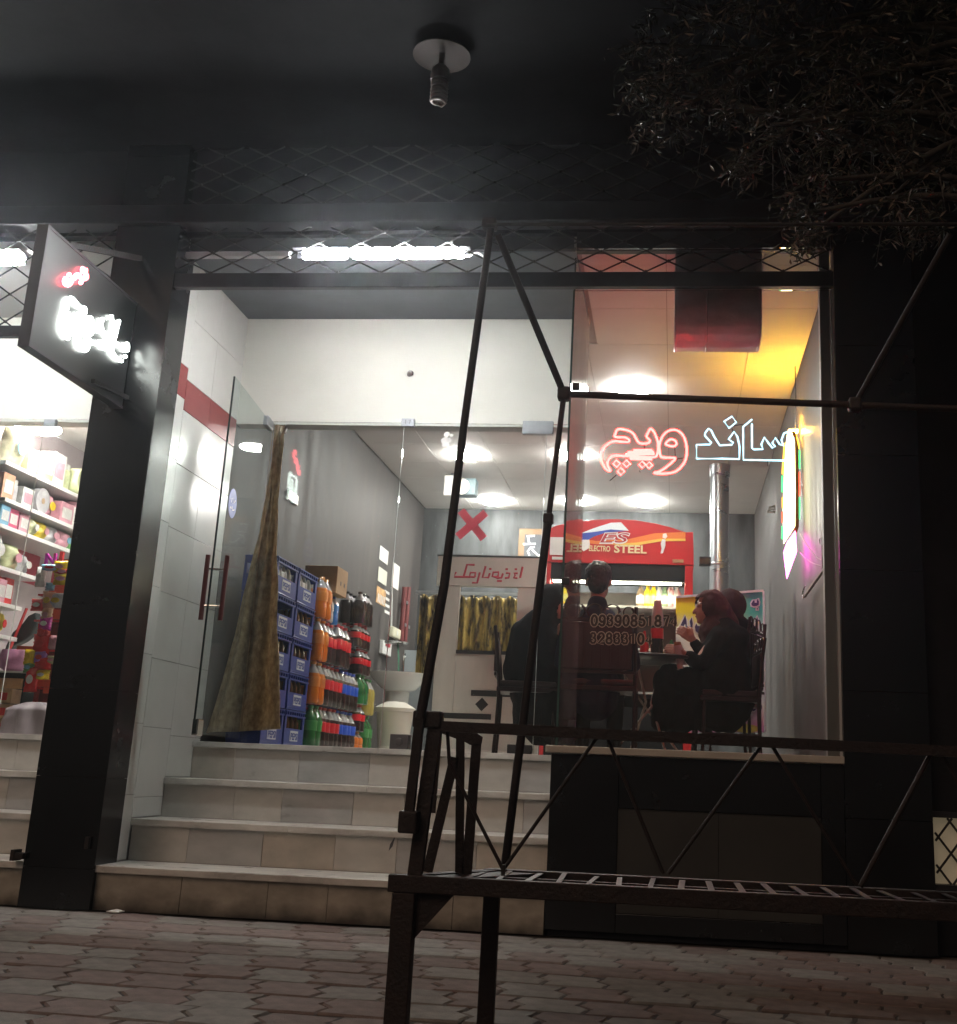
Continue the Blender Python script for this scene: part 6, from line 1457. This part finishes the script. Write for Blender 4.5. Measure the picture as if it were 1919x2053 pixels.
bags = [((670,40,110,90),'gold','yellow crisp bag hanging at the top of the snack rack'),((690,90,120,70),'scarlet','red crisp bag below the topmost yellow one'),((680,170,130,90),'gold','yellow crisp bag with a white face, under the red one'),((560,50,140,50),'blue','sky blue toy package beside the yellow crisp bags'),((450,150,70,150),'white','white and magenta toy package left of the crisp bags'),((540,250,60,60),'blue','blue round toy hanging under the toy packages'),((620,400,120,110),'grey','silver crisp bag on the second rack tier'),((530,400,90,130),'peach','peach snack bag beside the silver one'),((420,450,100,90),'red','dark red snack bag at the edge of the rack'),((510,560,80,130),'peach','doll package with pink front on the rack'),((500,650,90,100),'magenta','magenta package under the doll package'),((470,740,90,120),'scarlet','shiny red snack bag in the middle of the rack'),((590,850,80,100),'pink','pink snack bag next to the pillar'),((450,870,120,140),'scarlet','large plain red bag in the middle of the rack'),((440,1010,90,100),'violet','violet printed snack bag over red ones'),((330,1010,80,110),'gold','yellow crescent package on the lower rack'),((470,1080,120,90),'scarlet','red snack bag on the lower tier'),((570,1040,80,60),'lime','lime green snack bag next to the pillar'),((320,1120,80,80),'green','green and yellow package low on the rack'),((470,1200,100,70),'gold','yellow snack bag at the bottom of the rack'),((350,1250,90,180),'scarlet','red foil bag hanging lowest on the rack')]
for (cx_, cy_, ww, hh_), c_, lb in bags:
    p = q(*ZQ([(cx_,cy_)])[0], ry-.05); s = 7.6/2336/5.373
    item('bag', c_, lb, p.x, ry-.05-.012*random.random(), p.z-hh_*s/2*1.55, max(ww*s*1.75,.07), hh_*s*1.55, .06, True)
o = thing('foil_letter', 'magenta letter N standing on top of the snack rack', 'letter', tuple(q(*ZQ([(520,10)])[0])))
a = PY(*zz(0,830,6.211,[(565,1880)])[0], ry); b_ = PY(*zz(0,830,6.211,[(700,1880)])[0], ry); tzz = PY(*zz(0,830,6.211,[(600,1740)])[0], ry).z
put_text('letter_body', 'N', a, b_, tzz-a.z, PM['magenta'], o, extrude=.02, bold=.03)
# counter with pastry boxes low at the frame edge
ct = thing('sweets_counter', 'low black counter with a pink bowl on top at the frame edge', 'counter', (-4.0,.6,ZF))
a, b_ = q(0,1345,.55), q(60,1347,.55)
MB().box((a.x-.3,.5,a.z-.012),(b_.x,.9,a.z)).build('counter_top', shw, ct)
MB().box((a.x-.28,.52,ZF),(b_.x-.01,.88,a.z-.013)).build('counter_body', M['black_rough'], ct)
a = q(0,1365,.5); MB().box((a.x-.2,.498,a.z-.05),(b_.x-.02,.519,a.z+.02)).build('wood_trim', PM['kraft'], ct)
p = q(26,1335,.62); bw = thing('pink_bowl', 'round pink plastic bowl on the low counter', 'bowl', (p.x,.62,q(0,1345,.55).z))
MB().lathe([(.05,.002),(.09,.03),(.10,.09),(.085,.15),(.001,.16)], (p.x,.62,q(0,1345,.55).z), 20).build('bowl_body', pastel('pink plastic', (.62,.26,.44)), bw, smooth=50)
for k in range(3):
    z = ZF+.002+.10*k; p = q(4,1440,.45)
    t = thing('pastry_box', 'brown pastry box in the low stack at the frame edge, %s' % ('bottom','middle','top')[k], 'box', (p.x,.44,z), 'pastry boxes by the glass')
    MB().box((p.x-.12,.37,z),(p.x+.09,.49,z+.095)).build('carton', PM['kraft'], t, bevel=.003); MB().box((p.x-.08,.368,z+.02),(p.x+.06,.3695,z+.07)).build('print_panel', PM['red'], t)
p = q(*ZQ([(320,1790)])[0], .30)
sb_ = thing('plastic_sack', 'large pale plastic sack standing on the floor behind the pillar', 'sack', (p.x,.32,ZF))
z1 = q(*ZQ([(320,1490)])[0], .30).z
def sackf(a_, b_):
    ph = 2*math.pi*a_; rr = (1.0-.18*b_-.55*max(0,b_-.8)/.2)*(1+.16*math.sin(ph*7+b_*2)+.06*mnoise.noise(Vector((math.cos(ph)*3,math.sin(ph)*3,b_*5))))
    return (p.x+.20*rr*math.cos(ph), .34+.13*rr*math.sin(ph), ZF+.001+(z1-ZF)*b_)
MB().grid(sackf, 40, 14).build('sack_body', mat('pale translucent plastic', (.40,.34,.37), .35), sb_, smooth=70)
p_ = q(*ZQ([(150,600)])[0], .75)
hb = thing('shoulder_bag', 'dark shoulder bag with red strap hanging by the shelves', 'bag', (p_.x,.75,1.2))
MB().prism([q(*t_, .75) for t_ in ZQ([(60,880),(130,740),(240,640),(300,560),(380,520),(400,640),(340,760),(250,830),(150,880),(80,960),(40,950)])], (0,.08,0)).build('bag_body', M['black_plastic'], hb, bevel=.012)
MB().bar(q(*ZQ([(290,480)])[0], .72), q(*ZQ([(95,950)])[0], .72), .028, .006).build('strap', PM['red'], hb)

# ================================================================== volume added to imitate windscreen glare as glare veil round the lit shop front
hz = MB().box((-46,-66,-1.3),(46,31,5.2)).build('glare_haze', bpy.data.materials.new('glare veil'))
hz['kind'] = 'stuff'
hm = hz.data.materials[0]; hm.use_nodes = True; hm.node_tree.nodes.clear()
pvn = hm.node_tree.nodes.new('ShaderNodeVolumePrincipled'); pvn.inputs['Density'].default_value = .0030; pvn.inputs['Color'].default_value = (.86,.90,.96,1); pvn.inputs['Anisotropy'].default_value = .88
hon = hm.node_tree.nodes.new('ShaderNodeOutputMaterial'); hm.node_tree.links.new(pvn.outputs[0], hon.inputs['Volume'])
